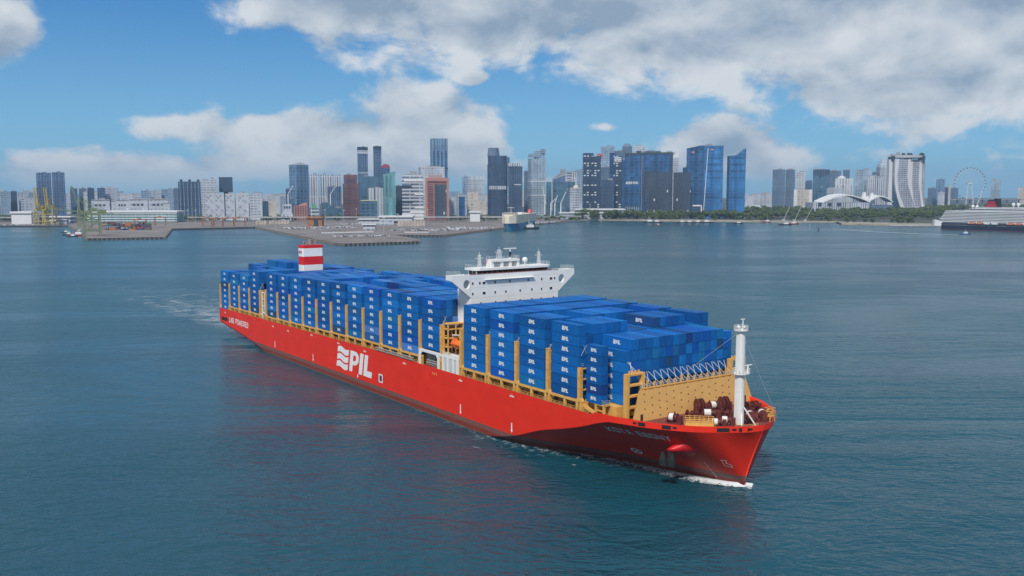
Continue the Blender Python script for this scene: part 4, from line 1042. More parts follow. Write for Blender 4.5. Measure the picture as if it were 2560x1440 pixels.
def bands(root, mat, zs, name='floor_band', t=2.0, proud=.7):
    w_, d_, h = dims(root)
    for z in zs: a = MB(); a.box(-w_ / 2 - proud, w_ / 2 + proud, -d_ / 2 - proud, d_ / 2 + proud, h * z, h * z + t); a.build(name, mat, root)

# ---- left shore
for i, (x0, x1, y, dk) in enumerate([(90, 127, 432, 0), (129, 161, 431, 1)]):
    t = bld('apartment_tower', x0, x1, y, 2620, 'dkblue', ['tall dark blue grey apartment tower, left of the twin pair', 'tall dark blue grey apartment tower, right of the twin pair'][i], 'tower', 0, .9, 1, 'twin towers at far left')
    stripe_fins(t, FAC['lilac'], 5, 0, 1, .07, 'pier')
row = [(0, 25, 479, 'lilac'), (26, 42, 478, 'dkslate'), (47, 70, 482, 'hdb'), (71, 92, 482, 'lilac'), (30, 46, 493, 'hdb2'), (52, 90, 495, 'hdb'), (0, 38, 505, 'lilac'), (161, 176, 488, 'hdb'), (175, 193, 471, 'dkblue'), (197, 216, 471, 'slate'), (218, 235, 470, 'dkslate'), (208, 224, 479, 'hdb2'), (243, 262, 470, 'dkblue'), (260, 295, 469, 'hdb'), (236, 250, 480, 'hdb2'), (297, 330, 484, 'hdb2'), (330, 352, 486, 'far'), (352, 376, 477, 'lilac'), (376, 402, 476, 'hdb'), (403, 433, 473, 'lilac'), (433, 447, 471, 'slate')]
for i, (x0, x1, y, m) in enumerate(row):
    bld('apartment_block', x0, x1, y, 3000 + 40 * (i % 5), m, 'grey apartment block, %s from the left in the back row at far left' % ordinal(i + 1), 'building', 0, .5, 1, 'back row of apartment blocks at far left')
for i, (x0, x1, y) in enumerate([(228, 274, 499), (278, 288, 502), (290, 321, 499), (323, 369, 497), (372, 420, 497), (405, 424, 506)]):
    t = bld('housing_slab', x0, x1, y, 2560, 'hdb2', 'white slab block with dark window groups, %s of the front row behind the port' % ordinal(i + 1), 'building', 0, .4, 1, 'white slab blocks behind the port')
    w_, d_, h = dims(t)
    if w_ > 25:
        for k in range(3): a = MB(); a.box(-w_ * .32 + w_ * .22 * k, -w_ * .18 + w_ * .22 * k, -d_ / 2 - .3, -d_ / 2 + .2, h * .66, h * .76); a.build('window_group', DKB, t)
    a = MB(); a.box(-w_ * .5, w_ * .5, -d_ / 2 - 1, d_ / 2, h * .955, h * .985); a.build('roof_slab', ROOFG, t)
t = bld('dark_residential_tower', 445, 501, 454, 2620, 'dkslate', 'dark residential block with three rooftop knobs', 'tower', 0, .5, 0)
for k in (-.36, .02, .40): add(t, 'roof_knob', DKB, lambda a, w_, d_, h, k=k: a.box(k * w_ - 3.5, k * w_ + 3.5, -4, 4, h - .3, h + 6))
stripe_fins(t, FAC['lilac'], 6, .0, .98, .10, 'pier')
for i, (x0, x1, y) in enumerate([(502, 523, 452), (524, 540, 447)]):
    t = bld('apartment_tower', x0, x1, y, 2760, 'white', ['pale grey tower left of the dark billboard shaped block', 'slightly taller pale tower beside the dark billboard shaped block'][i], 'tower', 0, .8, 2)
t = bld('billboard_tower', 547, 581, 443, 2800, DKB, 'dark slab tower shaped like a billboard on a neck', 'tower', 0, .4, 0, prof=[(0, .62, .35, .6), (.62, 1, 1, 1)])
add(t, 'window_panel', FAC['dkslate'], lambda a, w_, d_, h: a.box(-w_ * .44, w_ * .44, -d_ / 2 - .4, -d_ / 2 + .1, h * .66, h * .97))
for i, (x0, x1, y) in enumerate([(513, 535, 484), (538, 560, 484), (563, 586, 484), (589, 621, 483), (624, 655, 484)]):
    t = bld('housing_block', x0, x1, y, 2420, 'white' if i == 4 else 'hdb2', 'white housing block with staggered balconies, %s of five by the highway' % ordinal(i + 1), 'building', 0, .5, 1, 'five white housing blocks')
    w_, d_, h = dims(t); q = random.Random(i)
    if i < 4:
        for k in range(5): a = MB(); x = (-.34, .1)[k % 2] * w_; a.box(x, x + w_ * .26, -d_ / 2 - .5, -d_ / 2 + .2, h * (.12 + .17 * k), h * (.23 + .17 * k)); a.build('recess', FAC['hdb'], t)
for i, (x0, x1, y, m) in enumerate([(656, 671, 503, 'dkslate'), (663, 691, 502, 'beige'), (700, 722, 492, 'lilac'), (670, 700, 490, 'far'), (675, 722, 486, 'far')]):
    bld('apartment_block', x0, x1, y, 2600 + 160 * i, m, ['narrow dark block beside the white tower slab', 'low beige ribbed block left of the stepped white building', 'grey block behind the stepped white building', 'far grey block left of the wedge topped glass tower', 'farther grey block left of the wedge topped glass tower'][i], 'building', 0, .6)
t = bld('stepped_building', 702, 733, 520, 2420, 'hdb2', 'white stepped building with dark openings near its top', 'building', 0, .7, 0, prof=[(0, .45, 1, 1), (.45, .6, .85, .85), (.6, 1.3, .72, .7)])
for k in (-.2, 0, .2): add(t, 'opening', DKB, lambda a, w_, d_, h, k=k: a.box(w_ * (k - .07), w_ * (k + .07), -d_ * .36, -d_ * .34, h * .95, h * 1.15))
t = bld('pink_building', 733, 770, 514, 2430, 'red', 'pink red low building with gabled roof and columns', 'building', 0, .8, 0)
PINK = paint('pink_render', (.52, .24, .20), .7, .1, .05)
add(t, 'gabled_roof', PINK, lambda a, w_, d_, h: a.prism([(-w_ * .22, h), (w_ * .45, h), (w_ * .4, h + 8), (w_ * .1, h + 5)], -d_ / 2, d_ / 2, 'y'))
stripe_fins(t, PINK, 6, 0, 1.0, .12, 'column')
t = bld('office_block', 774, 797, 520, 2440, 'bands', 'small white and blue banded block with a green roof', 'building', 0, .8, 0)
add(t, 'green_roof', paint('green_netting', (.06, .24, .14), .7), lambda a, w_, d_, h: a.loft([[(-w_ * .35, -d_ / 3, h), (w_ * .3, -d_ / 3, h), (w_ * .3, d_ / 3, h), (-w_ * .35, d_ / 3, h)], [(-w_ * .2, -2, h + 10), (w_ * .15, -2, h + 10), (w_ * .15, 2, h + 10), (-w_ * .2, 2, h + 10)]]))
for i, (x0, x1, y) in enumerate([(804, 820, 506), (822, 838, 514), (806, 856, 520)]):
    bld('scaffolded_block', x0, x1, y, 2500 + 60 * i, 'teal2', 'unfinished block in green netting, %s from the left below the striped slabs' % ordinal(i + 1), 'building', 0, .8)
# ---- tanjong pagar side
t = bld('glass_tower', 722, 771, 413, 2620, 'blueband', 'blue grey glass tower with a wedge shaped top', 'tower', 38, .85, 0)
add(t, 'wedge_roof', ROOFG, lambda a, w_, d_, h: a.loft([[(-w_ / 2, -d_ / 2, h), (w_ / 2, -d_ / 2, h), (w_ / 2, d_ / 2, h), (-w_ / 2, d_ / 2, h)], [(-w_ / 2, -d_ / 2, h + .2), (w_ / 2, -d_ / 2, h + .4), (w_ / 2, d_ / 2, h + 9), (-w_ / 2, d_ / 2, h + .4)]]))
add(t, 'roof_sign', MARK, lambda a, w_, d_, h: a.box(w_ / 2 + .1, w_ / 2 + .6, -d_ * .05, d_ * .4, h - 11, h - 9))
bld('office_block', 714, 724, 472, 2640, 'dkblue', 'small dark annexe at the foot of the wedge topped tower', 'building', 0, .8)
bld('apartment_block', 722, 736, 497, 2560, 'teal2', 'low grey block in front of the wedge topped tower', 'building', 0, .8)
for i, (x0, x1, y) in enumerate([(773, 798, 437), (801, 818, 437), (819, 836, 438), (837, 852, 438)]):
    t = bld('residential_slab', x0, x1, y, 2850, 'strip', 'tall white and grey striped residential slab, %s of four joined slabs' % ordinal(i + 1), 'tower', 0, .5, 1, 'four striped residential slabs')
t = bld('residential_slab', 818, 853, 466, 2760, 'dkblue', 'dark curved residential slab in front of the striped slabs', 'tower', 0, .6, 1, plan='round'); stripe_fins(t, FAC['lilac'], 7, 0, 1, .10, 'pier')
t = bld('maroon_tower', 859, 893, 437, 2560, 'maroon', 'maroon stone office tower with stepped shoulders', 'tower', 0, .8, 1, prof=[(0, .8, 1.14, 1.1), (.8, 1, 1, 1)])
add(t, 'dark_openings', DKB, lambda a, w_, d_, h: [a.box(w_ * k - 2, w_ * k + 2, -d_ / 2 - .4, -d_ / 2 + .2, h * .80, h * .9) for k in (-.25, 0, .25)])
for i, (x0, x1, y) in enumerate([(893, 919, 369), (933, 953, 367)]):
    t = bld('slender_tower', x0, x1, y, 2950, 'dkblue', ['slender dark tower with open sky terraces, left of the slim pair', 'slender dark tower, right and slimmer of the slim pair'][i], 'tower', 12, .8, 1, 'slim pair of towers')
    w_, d_, h = dims(t)
    if i == 0:
        for z in (.905, .62): a = MB(); a.box(-w_ / 2 - .4, w_ / 2 + .4, -d_ / 2 - .4, d_ / 2 + .4, h * z, h * z + (11 if z > .8 else 4)); a.build('sky_terrace', FAC['white'], t)
    stripe_fins(t, FAC['lilac'], 4, 0, .9, .08, 'pier'); bands(t, DKB, (.965,), 'crown_band', 9, .5)
t = bld('office_block', 905, 945, 441, 2820, 'teal2', 'dark teal block between the slim towers', 'building', 0, .8)
t = bld('finned_block', 919, 959, 470, 2560, 'fins', 'broad white office block with tall vertical fins', 'building', 0, .7, 1)
t = bld('lowrise_office', 902, 943, 501, 2480, 'teal2', 'low dark teal office with a pale rooftop edge', 'building', 0, .8, 0); bands(t, paint('lime_edge', (.42, .50, .28), .6), (.97,), 'roof_edge', 2.5)
t = bld('red_roof_tower', 953, 975, 420, 2900, 'dkblue', 'tower with a curved red roof behind the teal tower', 'tower', 0, .8, 0)
add(t, 'curved_roof', paint('dull_red_roof', (.30, .07, .09), .5), lambda a, w_, d_, h: a.prism([(-w_ / 2, h), (w_ / 2, h)] + [(w_ * .5 * math.cos(q), h + 12 * math.sin(q) ** .8) for q in [math.pi * k / 8 for k in range(1, 8)]], -d_ / 2, d_ / 2, 'y'))
t = bld('teal_tower', 957, 988, 437, 2520, 'teal', 'teal green glass tower with a slanting top', 'tower', 0, .7, 0)
add(t, 'slanted_top', paint('teal_glass_cap', (.10, .32, .34), .3), lambda a, w_, d_, h: a.prism([(-w_ / 2, h), (w_ / 2, h), (w_ / 2, h + 9), (-w_ / 2, h + 1)], -d_ / 2, d_ / 2, 'y'))
add(t, 'low_podium', FAC['teal'], lambda a, w_, d_, h: a.box(-w_ * .6, w_ * .6, -d_ * .7, d_ * .5, 0, h * .06))
bld('brown_tower', 989, 1006, 464, 2600, 'brown', 'dark brown ribbed tower right of the teal tower', 'tower', 0, .8)
t = bld('balcony_tower', 1005, 1057, 437, 2500, 'bands', 'pale gridded tower with stacked balcony boxes', 'tower', 0, .7, 2)
w_, d_, h = dims(t)
for z, x0, x1 in ((.72, -.5, -.05), (.38, -.5, .0), (.55, .1, .55), (.85, -.4, .5), (.25, .1, .55), (.15, -.1, .55)): a = MB(); a.box(w_ * x0, w_ * x1, -d_ / 2 - 2, -d_ / 2 + .2, h * z, h * z + 5); a.build('balcony_box', DKB if x0 < -.3 and z < .8 else WHITEB, t)
add(t, 'roof_box', ROOFG, lambda a, w_, d_, h: a.box(-w_ * .15, w_ * .2, -5, 5, h, h + 9)); add(t, 'podium', WHITEB, lambda a, w_, d_, h: a.box(-w_ * .52, w_ * .52, -d_ * .7, d_ * .5, 0, h * .12))
t = bld('sky_blue_tower', 1075, 1119, 347, 3000, 'blueband', 'tallest slim blue tower with a ribbed crown and dark belt', 'tower', 8, .8, 0)
stripe_fins(t, FAC['lilac'], 6, .84, .998, .14, 'crown_rib'); bands(t, DKB, (.60,), 'dark_belt', 5, .6); stripe_fins(t, FAC['navy'], 4, .0, .83, .16, 'pier')
t = bld('lattice_block', 1046, 1112, 418, 2800, 'white', 'white lattice office block in front of the tallest slim tower', 'tower', 8, .7, 2)
t = bld('red_frame_tower', 1063, 1122, 445, 2420, 'red', 'red brown office tower with a pink portal frame', 'tower', 0, .7, 0)
w_, d_, h = dims(t)
for x0, x1, z0, z1 in ((-.5, -.40, 0, 1), (.40, .5, 0, 1), (-.40, .40, .92, 1.0), (-.15, -.11, 0, .86)): a = MB(); a.box(w_ * x0, w_ * x1, -d_ / 2 - 2.5, -d_ / 2 + .2, h * z0, h * z1); a.build('portal_frame', paint('pink_portal', (.40, .19, .155), .6, .06, .03), t)
add(t, 'dark_face', FAC['brown'], lambda a, w_, d_, h: a.box(-w_ * .1, w_ * .39, -d_ / 2 - .6, -d_ / 2 + .1, h * .05, h * .84)); add(t, 'roof_dome', paint('pink_grey', (.36, .28, .30), .6), lambda a, w_, d_, h: a.box(-w_ * .36, w_ * .22, -d_ * .3, d_ * .3, h, h + 8))
# ---- middle gap
t = bld('silver_slab', 1170, 1210, 441, 3100, 'silver', 'silver slab tower with fine horizontal lines', 'tower', 0, .5, 0); bld('silver_annex', 1156, 1170, 442, 3120, 'lilac', 'narrow grey tower left of the silver slab', 'tower', 0, .9)
t = bld('white_panel_tower', 1139, 1166, 487, 2600, 'hdb', 'white block with one dark glass panel', 'building', 20, .8, 1); add(t, 'dark_panel', FAC['navy'], lambda a, w_, d_, h: a.box(-w_ * .42, w_ * .3, -d_ / 2 - .4, -d_ / 2 + .1, h * .1, h * .92))
bld('beige_hotel', 1168, 1196, 481, 2650, 'beige', 'beige apartment block with arched top', 'building', 0, .8, 3)
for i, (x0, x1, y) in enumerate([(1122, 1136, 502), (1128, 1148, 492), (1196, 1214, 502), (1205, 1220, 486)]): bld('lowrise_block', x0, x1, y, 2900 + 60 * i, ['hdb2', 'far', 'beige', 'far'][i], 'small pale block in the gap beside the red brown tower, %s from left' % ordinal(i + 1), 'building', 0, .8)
# ---- central cluster
t = bld('dark_drum_tower', 1219, 1268, 390, 2900, 'dkslate', 'dark tower with a round drum on top', 'tower', 0, .8, 0, plan='round', prof=[(0, .86, 1.03, 1), (.86, 1, .98, .95)])
add(t, 'drum', FAC['slate'], lambda a, w_, d_, h: a.cyl((-w_ * .2, 0, h - 1), (-w_ * .2, 0, h + 23), w_ * .32, w_ * .26, 20)); add(t, 'drum_cap', ROOFG, lambda a, w_, d_, h: a.cyl((-w_ * .2, 0, h + 23), (-w_ * .2, 0, h + 25), w_ * .28, w_ * .24, 20))
add(t, 'light_belt', FAC['strip'], lambda a, w_, d_, h: a.box(-w_ * .42, w_ * .44, -d_ / 2 - .5, -d_ / 2 + .8, h * .44, h * .50)); add(t, 'shoulder', FAC['slate'], lambda a, w_, d_, h: a.box(w_ * .3, w_ * .62, -d_ * .2, d_ * .4, h * .5, h * .98))
t = bld('dark_square_tower', 1271, 1306, 416, 2780, 'dkslate', 'dark square tower with a pale ribbed crown', 'tower', 0, .8, 0); add(t, 'ribbed_crown', FAC['strip'], lambda a, w_, d_, h: a.box(-w_ * .5, w_ * .32, -d_ * .45, d_ * .4, h, h + 9)); stripe_fins(t, FAC['slate'], 6, .02, .98, .08, 'pier')
add(t, 'light_belt', WHITEB, lambda a, w_, d_, h: a.box(-w_ * .1, w_ * .4, -d_ / 2 - .4, -d_ / 2 + .1, h * .63, h * .645))
bld('slate_tower', 1310, 1324, 428, 2900, 'slate', 'narrow slate tower left of the jagged topped tower', 'tower', 0, .8)
t = bld('jagged_tower', 1320, 1364, 397, 2850, 'grid', 'grey tower with a jagged sculpted white crown', 'tower', 15, .8, 0); stripe_fins(t, FAC['white'], 5, 0, 1, .06, 'pier'); bands(t, WHITEB, (.36, .60), 'sky_garden', 3, .5)
add(t, 'sculpted_crown', FAC['lilac'], lambda a, w_, d_, h: (a.box(-w_ * .1, w_ * .46, -d_ * .4, d_ * .4, h, h + 22), a.prism([(-w_ * .5, h + 5), (w_ * .1, h + 5), (w_ * .3, h + 29), (w_ * .2, h + 29), (-w_ * .05, h + 20), (-w_ * .5, h + 13)], -d_ * .45, d_ * .45, 'y'), a.box(w_ * .28, w_ * .5, -d_ * .5, d_ * .5, h + 16, h + 28)))
t = bld('slanted_office', 1366, 1414, 455, 2700, 'teal2', 'dark office with a rising slanted roof and zigzag screen', 'tower', 0, .7, 0)
add(t, 'slanted_roof', ROOFG, lambda a, w_, d_, h: a.prism([(-w_ * .2, h), (w_ * .5, h), (w_ * .5, h + 36), (w_ * .22, h + 36), (w_ * .2, h + 25), (-w_ * .2, h + 9)], -d_ / 2, d_ / 2, 'y')); add(t, 'zigzag_screen', FAC['dkblue'], lambda a, w_, d_, h: a.prism([(-w_ * .2, h - 6), (w_ * .46, h - 6), (w_ * .46, h + 18), (-w_ * .15, h + 6)], -d_ / 2 - .6, -d_ / 2, 'y'))
add(t, 'white_edge', WHITEB, lambda a, w_, d_, h: a.box(-w_ * .22, -w_ * .19, -d_ / 2 - .7, -d_ / 2, h * .2, h))
for i, (x0, x1, y, m) in enumerate([(1415, 1427, 431, 'bands'), (1427, 1441, 427, 'strip'), (1441, 1457, 424, 'lilac'), (1412, 1440, 455, 'teal2'), (1416, 1426, 475, 'slate')]): bld('far_office', x0, x1, y, 3300 - 120 * i, m, 'office block behind the little domed tower, %s from the left' % ordinal(i + 1), 'tower', 0, .8)
t = bld('domed_tower', 1425, 1455, 469, 2620, 'white', 'small white tower with a cream dome and spire', 'tower', 45, 1, 0)
add(t, 'dome', paint('cream_dome', (.62, .52, .36), .6), lambda a, w_, d_, h: a.cyl((0, 0, h), (0, 0, h + 6), w_ * .38, w_ * .2, 12)); add(t, 'spire', WHITEB, lambda a, w_, d_, h: a.cyl((0, 0, h + 6), (0, 0, h + 44), 1.6, .8, 6))
# ---- bay front cluster
t = bld('speckled_tower', 1457, 1484, 383, 2750, 'dots', 'dark speckled tower, left half of the split pair', 'tower', 10, .7, 0); t = bld('speckled_tower', 1476, 1503, 390, 2740, 'dots', 'dark speckled tower, right half of the split pair with a notched top', 'tower', 10, .7, 1)
t = bld('red_sign_tower', 1484, 1504, 392, 3200, 'white', 'white tower with a red arched crown behind the speckled pair', 'tower', 0, .8, 0); add(t, 'red_arch', REDP, lambda a, w_, d_, h: a.cyl((w_ * .2, -d_ / 2, h), (w_ * .2, d_ / 2, h), w_ * .4, n=14))
for i, (x0, x1, y, m) in enumerate([(1502, 1536, 367, 'lilac'), (1536, 1562, 378, 'slate'), (1556, 1580, 366, 'slate'), (1583, 1612, 366, 'white'), (1612, 1652, 378, 'slate'), (1652, 1690, 381, 'white')]):
    t = bld('financial_tower', x0, x1, y, 3300, m, ['broad pale grey tower rising behind the split pair', 'grey tower between the broad pale tower and the hat topped tower', 'grey tower with a hat shaped top', 'white tower with a dark slot, right of the hat topped tower', 'stepped grey tower behind the twin dark slabs', 'pale tower behind the right dark slab'][i], 'tower', 0, .8, 2)
    if i == 2: add(t, 'hat_top', FAC['slate'], lambda a, w_, d_, h: a.loft([[(-w_ * .45, -d_ * .4, h), (w_ * .45, -d_ * .4, h), (w_ * .45, d_ * .4, h), (-w_ * .45, d_ * .4, h)], [(-w_ * .3, -d_ * .3, h + 9), (w_ * .3, -d_ * .3, h + 9), (w_ * .3, d_ * .3, h + 9), (-w_ * .3, d_ * .3, h + 9)]]))
    if i == 3: add(t, 'dark_slot', DKB, lambda a, w_, d_, h: a.box(-w_ * .2, w_ * .2, -d_ / 2 - .3, -d_ / 2 + .1, h * .88, h * .93))
t = bld('sail_tower', 1500, 1530, 418, 2850, 'slate', 'grey glass tower in front of the broad pale tower', 'tower', 0, .8, 1); t = bld('sail_tower', 1524, 1542, 382, 2800, 'navy', 'pale blue glass tower beside the white speckled shaft', 'tower', 0, .8, 1)
t = bld('speckled_shaft', 1534, 1556, 390, 2760, 'dots', 'dark shaft with white speckles and a bright top', 'tower', 0, .8, 0); add(t, 'bright_top', FAC['white'], lambda a, w_, d_, h: a.box(-w_ * .45, w_ * .4, -d_ / 2 - .3, -d_ / 2 + .1, h * .9, h * .98))
bld('infill_tower', 1500, 1536, 450, 2740, 'dkslate', 'dark lower tower between the speckled pair and the white speckled shaft', 'tower', 0, .8); bld('infill_tower', 1545, 1566, 400, 2760, 'navy', 'navy glass strip left of the twin dark slabs', 'tower', 0, .8)
for i, (x0, x1, y) in enumerate([(1563, 1605, 383), (1606, 1682, 382)]):
    t = bld('dark_slab_tower', x0, x1, y, 2700, 'navy', ['narrower of the twin dark blue slabs with green roof edge', 'wider of the twin dark blue slabs with green roof edge'][i], 'tower', 0, .6, 0, 'twin dark slabs')
    bands(t, paint('roof_greenery', (.06, .075, .06), .9), (.975,), 'green_edge', 5, .8)
    w_, d_, h = dims(t); a = MB(); a.box(w_ * .44, w_ * .5, -d_ / 2 - 1, -d_ / 2, 0, h); a.build('dark_edge', DKB, t)
    if i == 0: stripe_fins(t, WHITEB, 9, .03, .17, .09, 'entrance_column'); add(t, 'light_belt', FAC['strip'], lambda a, w_, d_, h: a.box(-w_ * .45, w_ * .3, -d_ / 2 - .5, -d_ / 2 + .1, h * .52, h * .56))
    else: add(t, 'dark_recess', DKB, lambda a, w_, d_, h: a.prism([(-w_ * .48, h * .3), (-w_ * .18, h * .3), (-w_ * .14, h * .72), (-w_ * .42, h * .72)], -d_ / 2 - .6, -d_ / 2 + .1, 'y'))
t = bld('white_sail_tower', 1680, 1697, 394, 3000, 'silver', 'white sail shaped tower with a pointed tip', 'tower', 0, .8, 0); add(t, 'pointed_tip', WHITEB, lambda a, w_, d_, h: a.prism([(-w_ / 2, h), (w_ / 2, h), (w_ * .48, h + 27), (w_ * .2, h + 16)], -d_ / 3, d_ / 3, 'y'))
for i, (x0, x1, y) in enumerate([(1616, 1680, 431), (1684, 1727, 431)]):
    t = bld('brown_slab', x0, x1, y, 2640, 'brown', ['wider dark brown low slab with scattered lit windows', 'narrower dark brown low slab beside the blue glass tower'][i], 'tower', 0, .5, 0, 'dark brown slabs')
    stripe_fins(t, paint('brown_fin', (.035, .045, .075), .6), 12 if i == 0 else 8, .0, 1.0, .07, 'fin', .6)
t = bld('blue_glass_tower', 1717, 1772, 372, 2650, 'navy', 'big blue glass tower, shaded left wing', 'tower', 0, .7, 0); t2 = bld('blue_glass_tower', 1762, 1809, 365, 2620, 'navy2', 'big blue glass tower, bright banded right wing with white edge', 'tower', 0, .7, 1)  # shade on the left wing is put into its darker glass colour
add(t, 'raked_roof', FAC['navy'], lambda a, w_, d_, h: a.prism([(-w_ / 2, h), (w_ * .5, h), (w_ * .5, h + 8), (w_ * .1, h + 8)], -d_ / 2, d_ / 2, 'y')); add(t2, 'white_edge', WHITEB, lambda a, w_, d_, h: a.prism([(-w_ * .53, 0), (-w_ * .50, 0), (-w_ * .30, h * .97), (-w_ * .33, h * .97)], -d_ / 2 - .8, -d_ / 2, 'y'))
for o_, x in ((t, -.2), (t2, -.1)): add(o_, 'roof_sign', paint('orange_sign', (.75, .25, .2), .6), lambda a, w_, d_, h, x=x: a.box(w_ * x - 4, w_ * x + 4, -d_ / 2 - .6, -d_ / 2, h * .94, h * .955))
bld('blue_annex', 1707, 1720, 419, 2660, 'navy', 'lower navy annexe left of the big blue tower', 'tower', 0, .8)
t = bld('slant_top_tower', 1818, 1865, 390, 2600, 'navy2', 'single blue glass tower with a slanting sail top', 'tower', 14, .6, 0); add(t, 'slanting_top', FAC['navy2'], lambda a, w_, d_, h: a.prism([(-w_ * .5, h), (w_ * .5, h), (w_ * .5, h + 20), (0, h + 2)], -d_ / 2, d_ / 2, 'y'))
add(t, 'podium', FAC['bands'], lambda a, w_, d_, h: a.box(-w_ * .6, w_ * .6, -d_ * .9, d_ * .5, 0, h * .10))
t = bld('gateway_block', 1733, 1754, 513, 2560, 'dkslate', 'low block with a pale square gateway by the big blue tower', 'building', 0, .8, 0); add(t, 'gateway_frame', WHITEB, lambda a, w_, d_, h: (a.box(-w_ / 2 - 1, w_ / 2 + 1, -d_ / 2 - 1.5, -d_ / 2, h - 3, h + 1), a.box(w_ / 2 - 2, w_ / 2 + 1, -d_ / 2 - 1.5, -d_ / 2, 0, h)))
# ---- right skyline
rt = [(1932, 1964, 424, 3500, 'slate', 'grey tapered tower, leftmost of the right skyline', 'tower'), (1965, 1988, 424, 3520, 'slate', 'grey tower second from left in the right skyline', 'tower'), (1990, 2014, 430, 3550, 'white', 'unfinished pale tower with rooftop cranes in the right skyline', 'tower'), (2012, 2031, 452, 3600, 'dkblue', 'short dark tower left of the dark glass office', 'tower'),
      (2033, 2075, 424, 3480, 'teal2', 'dark glass office block in the right skyline', 'tower'), (2074, 2103, 427, 3600, 'slate', 'grey tower behind the white hotel', 'tower'), (2108, 2125, 425, 3650, 'slate', 'narrow slate tower right of the white hotel', 'tower'), (2137, 2178, 424, 3450, 'grid', 'broad grey tower left of the ribbed slab', 'tower'),
      (2166, 2225, 440, 3380, 'strip', 'wide ribbed grey slab below the pyramid topped tower', 'tower'), (1868, 1882, 491, 3300, 'hdb2', 'low white block right of the slanting blue tower', 'building'), (1884, 1902, 486, 3700, 'far', 'far low block above the dome theatre', 'building'), (1903, 1930, 482, 3800, 'far', 'far grey row right of the dome theatre', 'building')]
for (x0, x1, y, D, m, lab, cat) in rt:
    t = bld('skyline_tower' if cat == 'tower' else 'lowrise_block', x0, x1, y, D, m, lab, cat, 0, .7, 2)
    if x0 == 2033: stripe_fins(t, DKB, 9, .86, 1, .3, 'crown_rib')
t = bld('white_hotel', 2084, 2133, 446, 3250, 'fins', 'white hotel with arched columns and rooftop drum', 'tower', 8, .6, 0); add(t, 'roof_drum', WHITEB, lambda a, w_, d_, h: (a.cyl((-w_ * .1, 0, h), (-w_ * .1, 0, h + 6), w_ * .22, n=14), a.cyl((-w_ * .1, 0, h + 6), (-w_ * .1, 0, h + 9), w_ * .12, n=14)))
t = bld('pyramid_tower', 2191, 2224, 417, 3500, 'silver', 'grey tower with a pyramid top', 'tower', 25, 1, 0); add(t, 'pyramid_top', FAC['silver'], lambda a, w_, d_, h: a.loft([[(-w_ / 2, -d_ / 2, h), (w_ / 2, -d_ / 2, h), (w_ / 2, d_ / 2, h), (-w_ / 2, d_ / 2, h)], [(-w_ * .2, -d_ * .2, h + 27), (w_ * .2, -d_ * .2, h + 27), (w_ * .2, d_ * .2, h + 27), (-w_ * .2, d_ * .2, h + 27)]]))
bld('pyramid_annex', 2181, 2193, 430, 3520, 'slate', 'small grey block at the shoulder of the pyramid topped tower', 'tower', 0, .8)
t = bld('white_block', 1986, 2030, 474, 3200, 'beige', 'white rounded block below the dark glass office', 'building', 0, .7, 1); add(t, 'white_wings', WHITEB, lambda a, w_, d_, h: (a.box(-w_ * .52, -w_ * .34, -d_ / 2 - 2, d_ / 2, 0, h), a.box(w_ * .34, w_ * .52, -d_ / 2 - 2, d_ / 2, 0, h)))
for i, (x0, x1, y, m) in enumerate([(2041, 2067, 468, 'teal2'), (2060, 2108, 471, 'silver')]): bld('lowrise_block', x0, x1, y, 3150, m, ['low teal grey block left of the white hotel foot', 'long low silver block in front of the white hotel'][i], 'building', 0, .6, 1)
for i, (x0, x1, y, m, D) in enumerate([(2341, 2363, 448, 'blueband', 3900), (2320, 2342, 470, 'slate', 4000), (2362, 2376, 468, 'dkslate', 4100), (2371, 2377, 462, 'beige', 4050), (2376, 2396, 470, 'slate', 4150), (2479, 2503, 448, 'grid', 4100), (2345, 2362, 480, 'far', 3850), (2545, 2575, 470, 'beige', 4200)]):
    bld('skyline_block', x0, x1, y, D, m, ['blue grey tower between the boat roofed hotel and the wheel', 'low grey block at the foot of the boat roofed hotel', 'dark low block left of the wheel', 'narrow beige shaft left of the wheel', 'grey block touching the wheel', 'pale split tower right of the wheel', 'small white block below the blue grey tower', 'beige block at the right edge'][i], 'tower' if y < 460 else 'building', 0, .8, 1)
# ---- far low skyline
q = random.Random(21); pos = 0
x = -60; i = 0
while x < 2620:
    wpx = q.uniform(9, 26); y = q.uniform(474, 487)
    if 560 < x < 1900: y += 3
    i += 1
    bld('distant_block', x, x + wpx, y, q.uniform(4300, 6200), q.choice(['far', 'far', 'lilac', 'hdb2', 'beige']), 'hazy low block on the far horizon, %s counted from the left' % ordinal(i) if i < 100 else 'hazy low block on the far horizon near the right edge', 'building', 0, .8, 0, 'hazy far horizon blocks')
    x += wpx * q.uniform(.85, 1.7)
    if i > 95: break
# ---- boat roofed triple tower hotel
HD = 3050
HT = tag(empty('boat_roof_hotel', (*at(2271, 520, HD).xy, 2.5)), 'triple curved white hotel towers joined by a boat shaped roof deck', 'hotel')
HT.location.y = HD
def px(u, v, d=0): p = at(u, v, HD); return (p.x - HT.location.x, p.z - 2.5)
z6 = lambda x, y: (2180 + x / 6, 360 + y / 6)
def vslab(name, left, right, y0, y1, mat):
    """curved slab between two edge lines given top to bottom"""
    a = MB(); rings = []
    for (l, r) in zip(left, right):
        L_, R_ = px(*z6(*l)), px(*z6(*r)); rings.append([(L_[0], y0, L_[1]), (R_[0], y0, R_[1]), (R_[0], y1, R_[1]), (L_[0], y1, L_[1])])
    a.loft(rings); return a.build(name, mat, HT)
ys = (230, 350, 480, 600, 700, 800, 870, 960, 1030)
def ed(*xs): return list(zip(xs, ys))
GRIDF = facade('facade_hotel_grid', (.42, .43, .47), (.12, .14, .19), 6.5, 8, .62, .78); HW = paint('hotel_white', (.60, .61, .63), .6, .05, .02)
